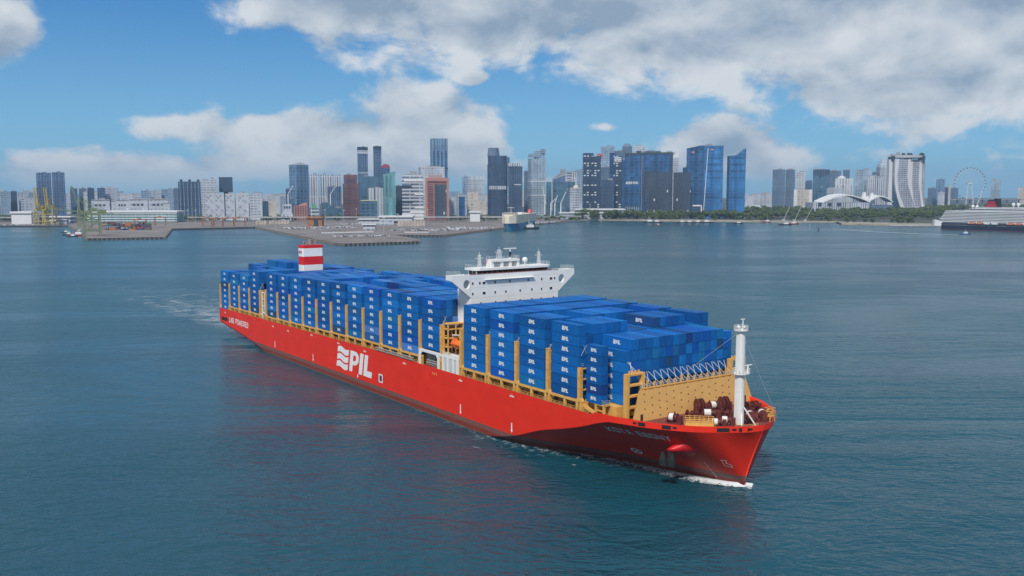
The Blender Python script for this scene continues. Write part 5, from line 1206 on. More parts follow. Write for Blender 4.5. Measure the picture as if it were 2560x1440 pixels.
vslab('back_leg', ed(278, 277, 273, 268, 260, 256, 250, 246, 244), ed(336, 334, 330, 326, 322, 350, 380, 395, 400), 10, 30, HW)
vslab('glass_link', ed(330, 328, 325, 322, 318, 318, 318, 318, 318), ed(348, 344, 340, 345, 352, 370, 395, 410, 420), 8, 25, FAC['dkslate'])
vslab('curved_blade', ed(344, 338, 334, 338, 350, 372, 392, 420, 440), ed(402, 388, 374, 378, 392, 420, 446, 482, 505), -4, 24, HW)
vslab('window_wall', ed(402, 388, 374, 378, 392, 420, 446, 482, 505), ed(538, 530, 526, 536, 558, 590, 616, 650, 672), -2, 24, GRIDF)
vslab('edge_blade', ed(538, 530, 526, 536, 558, 590, 616, 650, 672), ed(580, 572, 560, 560, 572, 600, 624, 656, 678), -3, 24, HW)
vslab('second_blade', ed(588, 580, 578, 584, 592, 610, 630, 648, 660), ed(642, 636, 630, 628, 632, 642, 650, 660, 668), 12, 45, HW)
vslab('second_window_wall', ed(642, 636, 630, 628, 632, 642, 650, 660, 668), ed(748, 740, 732, 730, 738, 752, 762, 776, 788), 14, 45, GRIDF)
vslab('third_blade', ed(748, 740, 732, 730, 738, 752, 762, 776, 788), ed(786, 780, 774, 770, 772, 782, 792, 806, 814), 13, 46, HW)
vslab('third_window_wall', ed(786, 780, 774, 770, 772, 782, 792, 806, 814), ed(832, 828, 822, 818, 816, 818, 822, 828, 832), 16, 50, GRIDF)
c0, c1 = px(*z6(266, 190)), px(*z6(852, 190)); L_ = c1[0] - c0[0]; rings = []
for k in range(17):
    f = k / 16; x = c0[0] + L_ * f; wd = 20 * (1 - abs(2 * f - 1) ** 3.2) ** .5 + .5; zt = px(*z6(560, 165 + 14 * abs(2 * f - 1) ** 2))[1]; hh = 10 * (1 - abs(2 * f - 1) ** 3) + 1.5
    rings.append([(x, 20 - wd, zt), (x, 20 - wd * .9, zt - hh * .7), (x, 20, zt - hh), (x, 20 + wd * .9, zt - hh * .7), (x, 20 + wd, zt)])
a = MB(); a.loft(rings); a.build('boat_deck', HW, HT)
a = MB(); zt = px(*z6(560, 165))[1]
for f in (.10, .3): a.box(c0[0] + L_ * f, c0[0] + L_ * (f + .15), 12, 28, zt - .5, zt + 3)
a.cyl((c0[0] + L_ * .28, 20, zt), (c0[0] + L_ * .28, 20, zt + 9), 6, 5, 12); a.build('deck_pavilion', ROOFG, HT)
LEAFD = paint('roof_garden_leaf', (.03, .055, .03), .9, .4, .2)
a = MB(); q = random.Random(3)
for f in (.38, .41, .44, .52, .55, .58, .62, .84, .87, .9, .93): a.ball((c0[0] + L_ * f, 12 + q.uniform(0, 10), zt + 2.5), q.uniform(3.5, 6), 6, 4)
a.build('roof_garden', LEAFD, HT)
a = MB()
for x_ in (330, 575, 780): p = px(*z6(x_, 220)); a.box(p[0] - 6, p[0] + 6, 4, 34, p[1] - 3, p[1] + 9)
a.build('roof_struts', DKB, HT)
a = MB(); p, p2 = px(*z6(560, 870)), px(*z6(900, 905)); a.box(p[0], p2[0], -6, 40, 0, p[1] * .4 + 8); a.build('podium', FAC['bands'], HT)
# ---- observation wheel
WC = at(2425, 459, 4200); OW = tag(empty('observation_wheel', (WC.x, WC.y, 2.5), R(2)), 'giant white observation wheel on slender legs', 'ferris wheel')
zc = WC.z - 2.5; RW = 67.0; WWH = paint('wheel_white', (.60, .62, .65), .5); a = MB(); n_ = 40
for i in range(n_):
    t0, t1 = 2 * math.pi * i / n_, 2 * math.pi * (i + 1) / n_
    for rr_ in (RW, RW - 3.5): a.bar((rr_ * math.cos(t0), 0, zc + rr_ * math.sin(t0)), (rr_ * math.cos(t1), 0, zc + rr_ * math.sin(t1)), .7)
a.build('rim', WWH, OW)
a = MB()
for i in range(28): t = 2 * math.pi * i / 28; a.bar((0, 0, zc), ((RW - 3) * math.cos(t), 0, zc + (RW - 3) * math.sin(t)), .10)
a.build('spokes', WWH, OW)
a = MB(); a.cyl((0, -8, zc), (0, 8, zc), 2.4); a.build('hub', WWH, OW)
a = MB(); a.ball((0, 0, 0), 3.0, 8, 6, 1.3, 1, .9); me = a.mesh('capsule'); me.materials.append(paint('capsule_grey', (.10, .12, .15), .3))
for i in range(28): t = 2 * math.pi * i / 28; o = link('capsule', me, OW); o.location = ((RW + 3) * math.cos(t), 0, zc + (RW + 3) * math.sin(t))
for x0, x1 in ((-22, -8), (16, 6), (48, 50)):
    a = MB(); a.bar((x0, -12, 0), (x1 if x1 < 40 else 6, -3, zc), 3.0) if x1 < 40 else a.bar((20, -20, 0), (58, -4, zc * .72), 2.4); a.build('support_leg', WWH, OW)
a = MB(); a.box(-14, 8, -6, 6, zc - 3, zc + 3); a.build('axle_frame', WWH, OW)
a = MB(); a.box(-70, 60, -30, 20, 0, 11); a.build('terminal_building', FAC['bands'], OW)
# ---- exhibition halls and dome theatre
EX = tag(empty('exhibition_hall', (at(2110, 505, 2950).x, 2950, 2.5)), 'long exhibition hall under a broad white shell roof', 'hall')
def shell(u0, u1, vt, vb, D, y0, y1, root, name='shell_roof', n_=14):
    A, B = at(u0, vb, D), at(u1, vb, D); zt = at(u0, vt, D).z - 2.5; zb = A.z - 2.5; ox = root.location.x; a = MB(); rings = []
    for k in range(n_ + 1):
        f = k / n_; x = A.x + (B.x - A.x) * f - ox; z = zb + (zt - zb) * math.sin(math.pi * (.03 + .92 * f)) ; rings.append([(x, y0, z), (x, y1, z + 4), (x, y1, z - 2), (x, y0, z - 3)])
    a.loft(rings); a.build(name, paint('white_shell', (.74, .74, .74), .5, .04, .02), root)
    a = MB()
    for k in range(0, n_ + 1, 1): f = k / n_; x = A.x + (B.x - A.x) * f - ox; z = zb + (zt - zb) * math.sin(math.pi * (.03 + .92 * f)); a.box(x - .5, x + .5, y0 - .3, y0 + 40, z, z + .9)
    a.build('roof_rib', paint('rib_grey', (.50, .51, .53), .6), root)
shell(2050, 2170, 487, 508, 2950, -20, 60, EX)
a = MB(); A, B = at(2028, 518, 2950), at(2168, 500, 2950); a.box(A.x - EX.location.x, B.x - EX.location.x, -18, 60, 0, at(2100, 506, 2950).z - 2.5); a.build('hall_front', FAC['strip'], EX)
for k in range(3): a = MB(); p = at(2040 + 24 * k, 512, 2950); a.box(p.x - EX.location.x, p.x - EX.location.x + 12, -18.6, -17.9, p.z - 7, p.z + 4); a.build('dark_opening', DKB, EX)
EX2 = tag(empty('exhibition_hall', (at(2190, 505, 2990).x, 2990, 2.5)), 'smaller white hall with fan shaped roof fins beside the hotel', 'hall')
shell(2165, 2226, 490, 506, 2990, -20, 40, EX2)
for k, (u, v) in enumerate(((2158, 482), (2176, 484))): a = MB(); p = at(u, v, 2990); x = p.x - EX2.location.x; a.prism([(x - 8, 30), (x + 12, 30), (x + 7, p.z), (x + 1, p.z)], -5, 8, 'y'); a.build('roof_fin', MATS['white_shell'], EX2)
a = MB(); A, B = at(2168, 510, 2990), at(2228, 510, 2990); a.box(A.x - EX2.location.x, B.x - EX2.location.x, -18, 40, 0, 32); a.build('hall_front', FAC['slate'], EX2)
DT = tag(empty('dome_theatre', (at(1888, 510, 3050).x, 3050, 2.5)), 'low ribbed dome theatre right of the slanting blue tower', 'theatre')
a = MB(); a.ball((0, 0, 6), 30, 14, 8, 1, 1, .85); a.build('dome', FAC['silver'], DT); a = MB(); a.box(-45, 50, -25, 20, 0, 12); a.build('podium', FAC['grid'], DT)
# ---- viaducts
def viaduct(name, label, p0, p1, z, w_, step, mat):
    root = tag(empty(name, (p0[0], p0[1], 2.5), math.atan2(p1[1] - p0[1], p1[0] - p0[0])), label, 'bridge'); L_ = math.hypot(p1[0] - p0[0], p1[1] - p0[1])
    a = MB(); a.box(0, L_, -w_ / 2, w_ / 2, z - 2.2, z); a.build('deck', mat, root); a = MB(); a.box(0, L_, -w_ / 2 - .3, -w_ / 2, z - .4, z + 1.1); a.build('parapet', mat, root)
    a = MB(); a.box(-1.6, 1.6, -2, 2, 0, z - 2.2); a.box(-1.8, 1.8, -w_ * .4, w_ * .4, z - 4, z - 2.2); me = a.mesh('pier'); me.materials.append(mat); k = step / 2
    while k < L_: o = link('pier', me, root); o.location = (k, 0, 0); k += step
VC = concrete('viaduct_concrete', (.34, .34, .35), (.46, .46, .47))
viaduct('highway_viaduct', 'long pale concrete highway viaduct behind the quay', (at(-40, 543, 2280).x, 2280), (at(1270, 545, 2330).x, 2330), 12, 20, 55, VC)
viaduct('highway_viaduct', 'short low viaduct stretch behind the car carrier', (at(1275, 547, 2350).x, 2350), (at(1450, 548, 2480).x, 2480), 10, 16, 45, VC)
viaduct('road_bridge', 'pale road bridge crossing below the observation wheel', (at(2318, 492, 3700).x, 3500), (at(2640, 486, 3700).x, 3750), 46, 24, 70, VC)
# ---- port terminal, sheds, hoardings
def shed(name, label, u0, u1, vt, vb, D, mats, roof=None, cat='building', dep=30, extra=None):
    A, B = at(u0, vb, D), at(u1, vb, D); zt = at(u0, vt, D).z - 2.8; root = tag(empty(name, ((A.x + B.x) / 2, D, 2.8)), label, cat); w_ = B.x - A.x
    a = MB(); a.box(-w_ / 2, w_ / 2, 0, dep, 0, zt * .86); a.build('wall', mats, root); a = MB(); a.box(-w_ / 2 - 2, w_ / 2 + 2, -3, dep + 2, zt * .86, zt); a.build('roof', roof or WHITEB, root); root['_w'] = w_; root['_d'] = 0.0; root['_h'] = zt; return root
t = shed('port_terminal', 'long white roofed port terminal with teal glass bands', 218, 443, 527, 556, 2230, FAC['teal'], dep=50)
for k in range(4): add(t, 'white_band', WHITEB, lambda a, w_, d_, h, k=k: a.box(-w_ / 2, w_ / 2, -1.2, .2, h * (.12 + .2 * k), h * (.19 + .2 * k)))
shed('warehouse', 'white warehouse on the far left quay', 29, 79, 529, 556, 2120, WHITEB, dep=40); shed('warehouse', 'low white shed behind the yellow cranes', 96, 176, 541, 556, 2160, FAC['bands'], dep=30); shed('warehouse', 'small white quay office at far left', 140, 166, 548, 557, 2080, FAC['white'], dep=12)
t = shed('cargo_shed', 'long white cargo shed in the middle of the car terminal', 948, 1030, 540, 556, 2060, FAC['white'], dep=40); add(t, 'dark_door', DKB, lambda a, w_, d_, h: a.box(-w_ * .05, w_ * .3, -.4, .2, h * .2, h * .45))
shed('cargo_shed', 'lower white shed left of the long cargo shed', 896, 950, 547, 557, 2080, FAC['white'], dep=30); shed('cargo_shed', 'white roofed shed behind the beach trees', 1400, 1518, 531, 541, 2520, FAC['silver'], dep=40); shed('cargo_shed', 'rounded pale shed behind the domed tower', 1440, 1560, 522, 534, 2600, FAC['silver'], dep=50)
shed('quay_office', 'small white quay building among the parked cars', 908, 938, 560, 574, 1780, FAC['white'], dep=14); shed('quay_office', 'white two storey building left of the car carrier', 1175, 1200, 528, 545, 2300, WHITEB, dep=20)
OR = paint('orange_rust', (.34, .16, .06), .7, .2, .1)
t = shed('open_shed', 'rust orange open fronted shed on the quay', 768, 805, 542, 561, 1950, OR, OR, dep=20); add(t, 'open_front', DKB, lambda a, w_, d_, h: a.box(-w_ * .05, w_ * .25, -.3, .1, 0, h * .7))
HOA = paint('hoarding_beige', (.46, .40, .34), .8, .2, .1)
for u0, u1, v0, v1, lab in ((640, 668, 551, 561, 'pale beige stacked wall left of the orange shed'), (674, 725, 551, 560, 'longer pale beige stacked wall by the orange shed'), (996, 1064, 551, 565, 'pale beige stacked wall right of the cargo shed')):
    D = ground(u0, v1, 3.3).y; root = tag(empty('stacked_wall', (at((u0 + u1) / 2, v1, D).x, D, 3.3)), lab, 'wall'); w_ = at(u1, v1, D).x - at(u0, v1, D).x; h = at(u0, v0, D).z - 3.3; k = 0; n_ = max(3, int(w_ / 6))
    for k in range(n_): a = MB(); a.box(-w_ / 2 + w_ * k / n_, -w_ / 2 + w_ * (k + .86) / n_, -3, 3, 0, h * (.9 + .1 * (k % 2))); a.build('wall_segment', HOA, root)

# ================================================================== trees
def leaf_mat(name, c):
    m = bpy.data.materials.new(name); m.use_nodes = True; w = NT(m.node_tree); b = w.n['Principled BSDF']
    p = w.new('ShaderNodeNewGeometry').outputs['Position']; n = w.noise(p, 0.09, 4, 0.65); n2 = w.noise(p, 0.012, 2, 0.5)
    col = w.mix(w.sm(n, .3, .7), tuple(x * .55 for x in c), tuple(x * 1.9 for x in c)); col = w.mix(w.m('MULTIPLY', w.sm(n2, .42, .62), .65), col, (c[0] * 2.0, c[1] * 1.6, c[2] * .7))
    w.l.new(col, b.inputs['Base Color']); b.inputs['Roughness'].default_value = .8; b.inputs['Specular IOR Level'].default_value = .2; return m
LEAF = leaf_mat('tree_foliage', (.040, .062, .022)); BARK = paint('bark', (.10, .075, .055), .9, .3, .5)
ICO = None
def ico():
    global ICO
    if ICO is None:
        t = (1 + 5 ** .5) / 2; v = [(-1, t, 0), (1, t, 0), (-1, -t, 0), (1, -t, 0), (0, -1, t), (0, 1, t), (0, -1, -t), (0, 1, -t), (t, 0, -1), (t, 0, 1), (-t, 0, -1), (-t, 0, 1)]
        f = [(0, 11, 5), (0, 5, 1), (0, 1, 7), (0, 7, 10), (0, 10, 11), (1, 5, 9), (5, 11, 4), (11, 10, 2), (10, 7, 6), (7, 1, 8), (3, 9, 4), (3, 4, 2), (3, 2, 6), (3, 6, 8), (3, 8, 9), (4, 9, 5), (2, 4, 11), (6, 2, 10), (8, 6, 7), (9, 8, 1)]
        ICO = ([Vector(p).normalized() for p in v], f)
    return ICO
def crown(a, c, r, h, q, n_=9):
    vs, fs = ico()
    for _ in range(n_):
        t = q.uniform(0, 2 * math.pi); d = r * math.sqrt(q.random()) * .8; z = h * q.uniform(.05, .95) * (1 - .35 * (d / r) ** 2); s = r * q.uniform(.28, .5)
        o = Vector((c[0] + d * math.cos(t), c[1] + d * math.sin(t), c[2] + z)); a.add([o + Vector((v.x * s * q.uniform(.7, 1.3), v.y * s * q.uniform(.7, 1.3), v.z * s * .8 * q.uniform(.7, 1.25))) for v in vs], fs)
    for _ in range(n_ * 4):
        t = q.uniform(0, 2 * math.pi); d = r * q.uniform(.5, 1.12); z = h * q.uniform(0, 1.1); s = r * .12; o = Vector((c[0] + d * math.cos(t), c[1] + d * math.sin(t), c[2] + z * (1 - .3 * (d / r) ** 2)))
        a.add([o + Vector((q.uniform(-s, s), q.uniform(-s, s), q.uniform(-s, s))) for _ in range(3)], [(0, 1, 2)])
q = random.Random(9)
def wood(name, label, n_, fn):
    a = MB()
    for _ in range(n_): x, y, z, r, h = fn(); crown(a, (x, y, z), r, h, q, 8)
    me = bpy.data.meshes.new(name); me.from_pydata(a.v, [], a.f); me.materials.append(LEAF); tag(link(name, me), label, 'trees', kind='stuff')
def w1():
    u = q.uniform(1860, 2380); D = q.uniform(2420, 3150) if u < 2330 else q.uniform(2500, 3300); p = at(u, 500, D); r = q.uniform(7, 12); return (p.x, D, 3 + q.uniform(6, 9) + (D - 2420) / 90, r, r * 1.1)
wood('park_wood', 'dense dark green park wood below the boat roofed hotel', 620, w1)
def w2():
    u = q.uniform(1440, 1870); D = q.uniform(2470, 2610); p = at(u, 500, D); r = q.uniform(7, 12); return (p.x, D, 3 + q.uniform(4, 13), r, r * 1.2)
wood('waterfront_wood', 'belt of green trees at the foot of the glass towers', 260, w2)
def w3():
    u = q.choice([q.uniform(0, 30), q.uniform(410, 520), q.uniform(640, 900), q.uniform(1120, 1240), q.uniform(1230, 1450), q.uniform(60, 720)]); D = q.uniform(2340, 2500); p = at(u, 500, D); r = q.uniform(4.5, 8); return (p.x, D, 3 + q.uniform(2, 6), r, r * 1.1)
wood('roadside_wood', 'dark roadside greenery behind the viaduct', 190, w3)
def w4():
    u = q.uniform(2310, 2600); D = q.uniform(3300, 4000); p = at(u, 500, D); r = q.uniform(8, 14); return (p.x, D, 6 + q.uniform(4, 9), r, r)
wood('far_park_wood', 'green wood around the observation wheel and road bridge', 170, w4)
tm = []
for k in range(4):
    a = MB(); crown(a, (0, 0, 3.5), 5.0 + .6 * k, 6.5 + .8 * k, q, 12); me = a.mesh('crown'); me.materials.append(LEAF)
    a = MB(); a.cyl((0, 0, 0), (.3, .1, 5.5), .45, .25, 6); a.cyl((.1, 0, 3), (2, .8, 6), .2, .1, 5); a.cyl((.1, 0, 3.2), (-1.8, -.6, 6.2), .2, .1, 5); mt = a.mesh('trunk'); mt.materials.append(BARK); tm.append((me, mt))
us = sorted([q.uniform(1430, 1720) for _ in range(20)] + [q.uniform(1720, 2085) for _ in range(20)] + [q.uniform(2110, 2300) for _ in range(14)])
for i, u in enumerate(us):
    v = np.interp(u, [1420, 1480, 1700, 2090, 2110, 2330], [550, 547.5, 550.5, 553.5, 557, 559.5]) - q.uniform(0, 1.2); g = ground(u, v, 3.0)
    t = tag(empty('shore_tree', (g.x, g.y, 3.0), q.uniform(0, 6)), 'green shore tree behind the beach, %s from the left' % ordinal(i + 1), 'tree', 'trees along the beach'); k = q.randrange(4); s = q.uniform(.8, 1.35); t.scale = (s, s, s)
    link('crown', tm[k][0], t); link('trunk', tm[k][1], t)

# ================================================================== cranes and yard
CY, CG, CO = paint('crane_yellow', (.50, .36, .06), .6, .15, .1), paint('crane_green', (.20, .25, .12), .6, .2, .1), paint('gantry_orange', (.34, .13, .05), .6, .2, .1)
def quay_crane(u, v, label, mat, raised, rz, H=38.0, span=26.0, reach=52.0):
    g = ground(u, v, 3.35); root = tag(empty('quay_crane', g, rz), label, 'crane', 'quay cranes'); hw = 9.0
    for x in (-hw, hw):
        for y in (0, span): a = MB(); a.bar((x, y, 0), (x, y, H), 1.7); a.build('leg', mat, root)
    a = MB()
    for z in (8, 24, H):
        for x in (-hw, hw): a.bar((x, 0, z), (x, span, z), 1.3)
        for y in (0, span): a.bar((-hw, y, z), (hw, y, z), 1.3)
    for x in (-hw, hw): a.bar((x, 0, 8), (x, span, 24), .8); a.bar((x, span, 24), (x, 0, H), .8)
    a.build('portal_frame', mat, root)
    a = MB()
    for x in (-2.5, 2.5): a.bar((x, -4, H + 2), (x, span + 22, H + 2), 2.0)
    a.box(-4, 4, span - 2, span + 10, H + 3, H + 8); a.build('girder', mat, root)
    a = MB(); e = Vector((0, -reach * math.cos(R(raised)), reach * math.sin(R(raised))))
    for x in (-2.5, 2.5): a.bar((x, -4, H + 2), Vector((x, -4, H + 2)) + e, 1.9)
    for k in range(1, 8): a.bar(Vector((-2.5, -4, H + 2)) + e * k / 8, Vector((2.5, -4, H + 2)) + e * k / 8, .8)
    a.build('boom', mat, root)
    a = MB(); tp = Vector((0, 3, H + 24))
    for x in (-6, 6): a.bar((x, 0, H), tp, 1.2); a.bar((x * .6, span, H + 2), tp, .9)
    a.bar(tp, (0, span + 20, H + 3), .5); a.bar(tp, Vector((0, -4, H + 2)) + e * .6, .5); a.build('apex_frame', mat, root)
    return root
quay_crane(97, 563, 'yellow quay crane with raised boom, left of the pair', CY, 82, R(5), 34, 22, 46); quay_crane(122, 563, 'yellow quay crane with raised boom, right of the pair', CY, 80, R(5), 34, 22, 46)
quay_crane(212, 590, 'dull green quay crane with high raised boom at the pier corner', CG, 74, R(-58), 35, 24, 46); quay_crane(196, 576, 'second dull green quay crane behind the pier corner', CG, 8, R(-62), 34, 24, 46)
def gantry(u, v, label, w_=22, h=17):
    g = ground(u, v, 3.4); root = tag(empty('yard_gantry', g, R(8)), label, 'crane', 'orange yard gantries')
    for x in (-w_ / 2, w_ / 2): a = MB(); a.bar((x, 0, 0), (x, 0, h), 1.2); a.bar((x, 8, 0), (x, 8, h), 1.2); a.bar((x, 0, 1), (x, 8, 1), 1.4); a.build('leg_frame', CO, root)
    a = MB()
    for y in (1, 7): a.bar((-w_ / 2 - 1, y, h), (w_ / 2 + 1, y, h), 1.5)
    a.box(-4, 1, 0, 8, h - .5, h + 2.5); a.build('bridge_beam', CO, root)
for i, (u, v) in enumerate([(520, 566), (542, 566), (570, 566), (598, 565), (350, 570), (400, 563)]): gantry(u, v, 'rust orange yard gantry crane, %s' % ['leftmost of four by the inner quay', 'second of four by the inner quay', 'third of four by the inner quay', 'rightmost of four by the inner quay', 'among the stacked containers', 'at the right of the stacked containers'][i])
a = MB(); a.box(-6.05, 6.05, -1.22, 1.22, 0, 2.6)
for x in (-6.05, 5.9): a.box(x, x + .15, -1.26, 1.26, 0, 2.62)
YM = a.mesh('yard_container'); cm = bpy.data.materials.new('yard_container_paint'); cm.use_nodes = True; w = NT(cm.node_tree); w.l.new(w.new('ShaderNodeObjectInfo').outputs['Color'], w.n['Principled BSDF'].inputs['Base Color']); YM.materials.append(cm)
YC = [('rust red', (.22, .05, .03)), ('dark blue', (.02, .05, .16)), ('brown', (.13, .06, .04)), ('white', (.5, .5, .5)), ('orange', (.4, .13, .04)), ('green', (.04, .12, .08)), ('grey blue', (.12, .17, .26))]
q = random.Random(12)
for i in range(84):
    u = 262 + 118 * ((i * 7) % 84) / 84; v = 563.5 + 12 * q.random(); g = ground(u, v, 3.4)
    for k in range(q.choice([1, 2, 2, 3, 4])):
        n_, c = q.choice(YC); o = link('yard_container', YM); o.location = (g.x, g.y, 3.4 + 2.62 * k); o.rotation_euler = (0, 0, q.choice([.1, .12, 1.68])); o.color = (*c, 1); lb_ = '%s container, %s, %s of the yard on the container pier' % (n_, TIER[k], ['left end', 'left middle', 'right middle', 'right end'][min(3, int((u - 262) / 29.6))]); tag(o, lb_, 'container', lb_)
# light masts
a = MB(); a.cyl((0, 0, 0), (0, 0, 32), .5, .3, 6); MP = a.mesh('pole'); MP.materials.append(GREY); a = MB(); a.box(-2.2, 2.2, -.6, .6, 31.5, 33); MH = a.mesh('lamp_head'); MH.materials.append(GREY)
for i, (u, v) in enumerate([(690, 578), (813, 560), (860, 562), (891, 556), (960, 597), (995, 580), (1039, 575), (1070, 558), (1123, 556), (1172, 556), (1357, 556), (1215, 556), (470, 562), (490, 562), (508, 562)]):
    g = ground(u, v, 3.36); t = tag(empty('light_mast', g), 'slim tall light mast on the quay, %s from the left' % ordinal(1 + sorted([690, 813, 860, 891, 960, 995, 1039, 1070, 1123, 1172, 1357, 1215, 470, 490, 508]).index(u)), 'lamp', 'quay light masts'); link('pole', MP, t); link('lamp_head', MH, t)

# ================================================================== parked cars
def car_mesh(van):
    a = MB()
    if van: a.prism([(-3.2, .5), (3.2, .5), (3.2, 1.6), (2.7, 2.6), (-3.2, 2.7)], -1.05, 1.05, 'y')
    else: a.prism([(-2.2, .4), (2.2, .4), (2.25, .85), (1.3, 1.0), (.6, 1.5), (-1.1, 1.52), (-1.9, 1.0), (-2.2, .95)], -.88, .88, 'y')
    return a.mesh('car_body')
CMt = bpy.data.materials.new('car_paint'); CMt.use_nodes = True; w = NT(CMt.node_tree); w.l.new(w.new('ShaderNodeObjectInfo').outputs['Color'], w.n['Principled BSDF'].inputs['Base Color']); w.n['Principled BSDF'].inputs['Roughness'].default_value = .25
CB, VB = car_mesh(False), car_mesh(True); CB.materials.append(CMt); VB.materials.append(CMt)
def wheels(x, r):
    a = MB()
    for sx in (-x, x):
        for y in (-.9, .9): a.cyl((sx, y - .1, r), (sx, y + .1, r), r, n=8)
    me = a.mesh('wheels'); me.materials.append(DARK); return me
CW, VW = wheels(1.35, .33), wheels(2.1, .42)
a = MB(); a.prism([(.66, 1.02), (1.25, 1.03), (.62, 1.45)], -.80, .80, 'y'); a.box(-1.3, .5, -.90, .90, 1.05, 1.4); CGl = a.mesh('windows'); CGl.materials.append(GLASS)
CARC = [('white', (.65, .66, .67), 6), ('silver', (.38, .40, .42), 4), ('black', (.015, .016, .02), 3), ('dark blue', (.02, .04, .10), 3), ('grey', (.14, .15, .16), 3), ('red', (.3, .03, .03), .5)]
cars = []
def car_rows(u0, v0, u1, v1, rows, dy, zone, van=False, fill=.85):
    A, B = ground(u0, v0, 3.37), ground(u1, v1, 3.37); d = (B - A); L_ = d.length; d.normalize(); n_ = Vector((-d.y, d.x, 0)); k = 0
    for r in range(rows):
        x = 0
        while x < L_:
            if q.random() < fill: cars.append((A + d * x + n_ * (r * dy), math.atan2(d.y, d.x) + math.pi / 2, van, zone, r))
            x += 3.4 if van else 2.7
car_rows(722, 572.5, 893, 569.5, 7, 10, 'the large block left of the orange shed', fill=.8); car_rows(806, 584.5, 937, 581.5, 1, 6, 'the white van line across the pier', True, .97); car_rows(838, 592.5, 975, 590, 3, 8, 'the pair of rows nearest the pier tip'); car_rows(975, 577, 1136, 578, 6, 12, 'the loose rows right of the quay office', fill=.6); car_rows(1014, 583, 1075, 583.3, 1, 7, 'the short van line by the inner quay', True, .95); car_rows(1112, 573, 1236, 573, 9, 11, 'the dense block left of the car carrier', fill=.85); car_rows(1346, 559, 1398, 555, 4, 12, 'the block right of the car carrier'); car_rows(845, 561.5, 905, 561, 3, 14, 'the small block left of the cargo shed', fill=.7); car_rows(0, 563.5, 80, 563.5, 3, 12, 'the rows at the far left quay')
cars.sort(key=lambda c: c[0].y); rest = []
for i, (p, rz, van, zone, row_) in enumerate(cars):
    n_, c, _ = q.choices(CARC, [x[2] for x in CARC])[0]
    if van: n_, c = 'white', (.68, .68, .68)
    if i >= 290: rest.append((p, rz, c)); continue
    kind = 'van' if van else 'car'; t = tag(empty('parked_' + kind, p, rz), '%s %s in the %s row of %s' % (n_, kind, ordinal(row_ + 1), zone), kind, '%s %ss, %s row of %s' % (n_, kind, ordinal(row_ + 1), zone))
    o = link('body', VB if van else CB, t); o.color = (*c, 1); link('wheels', VW if van else CW, t)
    if not van: link('windows', CGl, t)
mb = MB(); cols = []; src = CB
vs0 = [v.co.copy() for v in CB.vertices]; fs0 = [tuple(p.vertices) for p in CB.polygons]
for p, rz, c in rest:
    M_ = Matrix.Translation(p) @ Matrix.Rotation(rz, 4, 'Z'); mb.add([M_ @ v for v in vs0], fs0); cols += [(*c, 1)] * sum(len(f) for f in fs0)
me = bpy.data.meshes.new('distant_parked_cars'); me.from_pydata(mb.v, [], mb.f); a_ = me.color_attributes.new('col', 'FLOAT_COLOR', 'CORNER'); a_.data.foreach_set('color', [x for c in cols for x in c])
m = bpy.data.materials.new('far_car_paint'); m.use_nodes = True; w = NT(m.node_tree); at_ = w.new('ShaderNodeAttribute'); at_.attribute_name = 'col'; w.l.new(at_.outputs['Color'], w.n['Principled BSDF'].inputs['Base Color']); w.n['Principled BSDF'].inputs['Roughness'].default_value = .3; me.materials.append(m)
tag(link('distant_parked_cars', me), 'hundreds of small cars parked far back on the quay', 'cars', kind='stuff')

# ================================================================== other vessels
def hull_loft(L_, B_, H_, bow=.22, stern=.08, flare=.25, n_=16):
    a = MB(); rings = []
    for k in range(n_ + 1):
        f = k / n_; wb = min(1, (f / stern) ** .5 * .3 + .7 if f < stern else 1); g = (1 - f) / bow
        wd = B_ / 2 * (wb if g > 1 else wb * max(.02, 1 - (1 - g) ** 2.2)); wl = B_ / 2 * (wb if g > 1.4 else wb * max(.01, 1 - (1 - g / 1.4) ** 1.6)); x = L_ * f; sh = H_ * .18 * max(0, f - .75) / .25
        rings.append([(x, -wd, H_ + sh), (x, -wl, -1), (x, wl, -1), (x, wd, H_ + sh)])
    a.loft(rings); return a
NAVY = paint('cruise_navy', (.012, .018, .042), .35, .1, .05)
# cruise ship, stern towards the frame
c = ground(2366, 574, 0); c2 = ground(2560, 580, 0); ang = math.atan2(c2.y - c.y, c2.x - c.x)
CS = tag(empty('cruise_ship', (c.x, c.y + 12, 0), ang), 'navy hulled white cruise ship with red and black funnel at the right edge', 'ship')
Lc = 250.0; hull_loft(Lc, 32, 13.2, .25, .06).build('hull', NAVY, CS); a = MB(); a.box(0.5, Lc * .8, -16.06, 16.06, -.5, .7); a.build('boot_stripe', paint('boot_red', (.30, .05, .05), .5), CS)
WCS = paint('cruise_white', (.70, .71, .72), .5, .04, .05); BALC = facade('facade_balcony', (.40, .41, .43), (.05, .06, .08), 50, 3.4, .98, .72)
zz = 13.2
for k in range(8):
    x0 = 2 + (0 if k < 4 else 1.6 * (k - 3)); x1 = Lc * .82 - 3 * k; hh = 2.95
    a = MB(); a.box(x0 + 1.5, x1, -14.4, 14.4, zz, zz + hh); a.build('balcony_deck', BALC, CS)
    a = MB(); a.box(x0 - (4 if k == 2 else 0), x1 + 1, -15.9, 15.9, zz + hh - .35, zz + hh + 1.15); a.build('deck_edge', WCS, CS); zz += hh
for k, (x0, x1) in enumerate(((46, Lc * .70), (56, Lc * .68), (66, Lc * .6))):
    a = MB(); a.box(x0, x1, -12, 12, zz, zz + 2.9); a.build('upper_deck', WCS if k != 1 else BALC, CS); a = MB(); a.box(x0 - 2, x1 + 1, -13, 13, zz + 2.6, zz + 3.2); a.build('deck_edge', WCS, CS); zz += 3.0
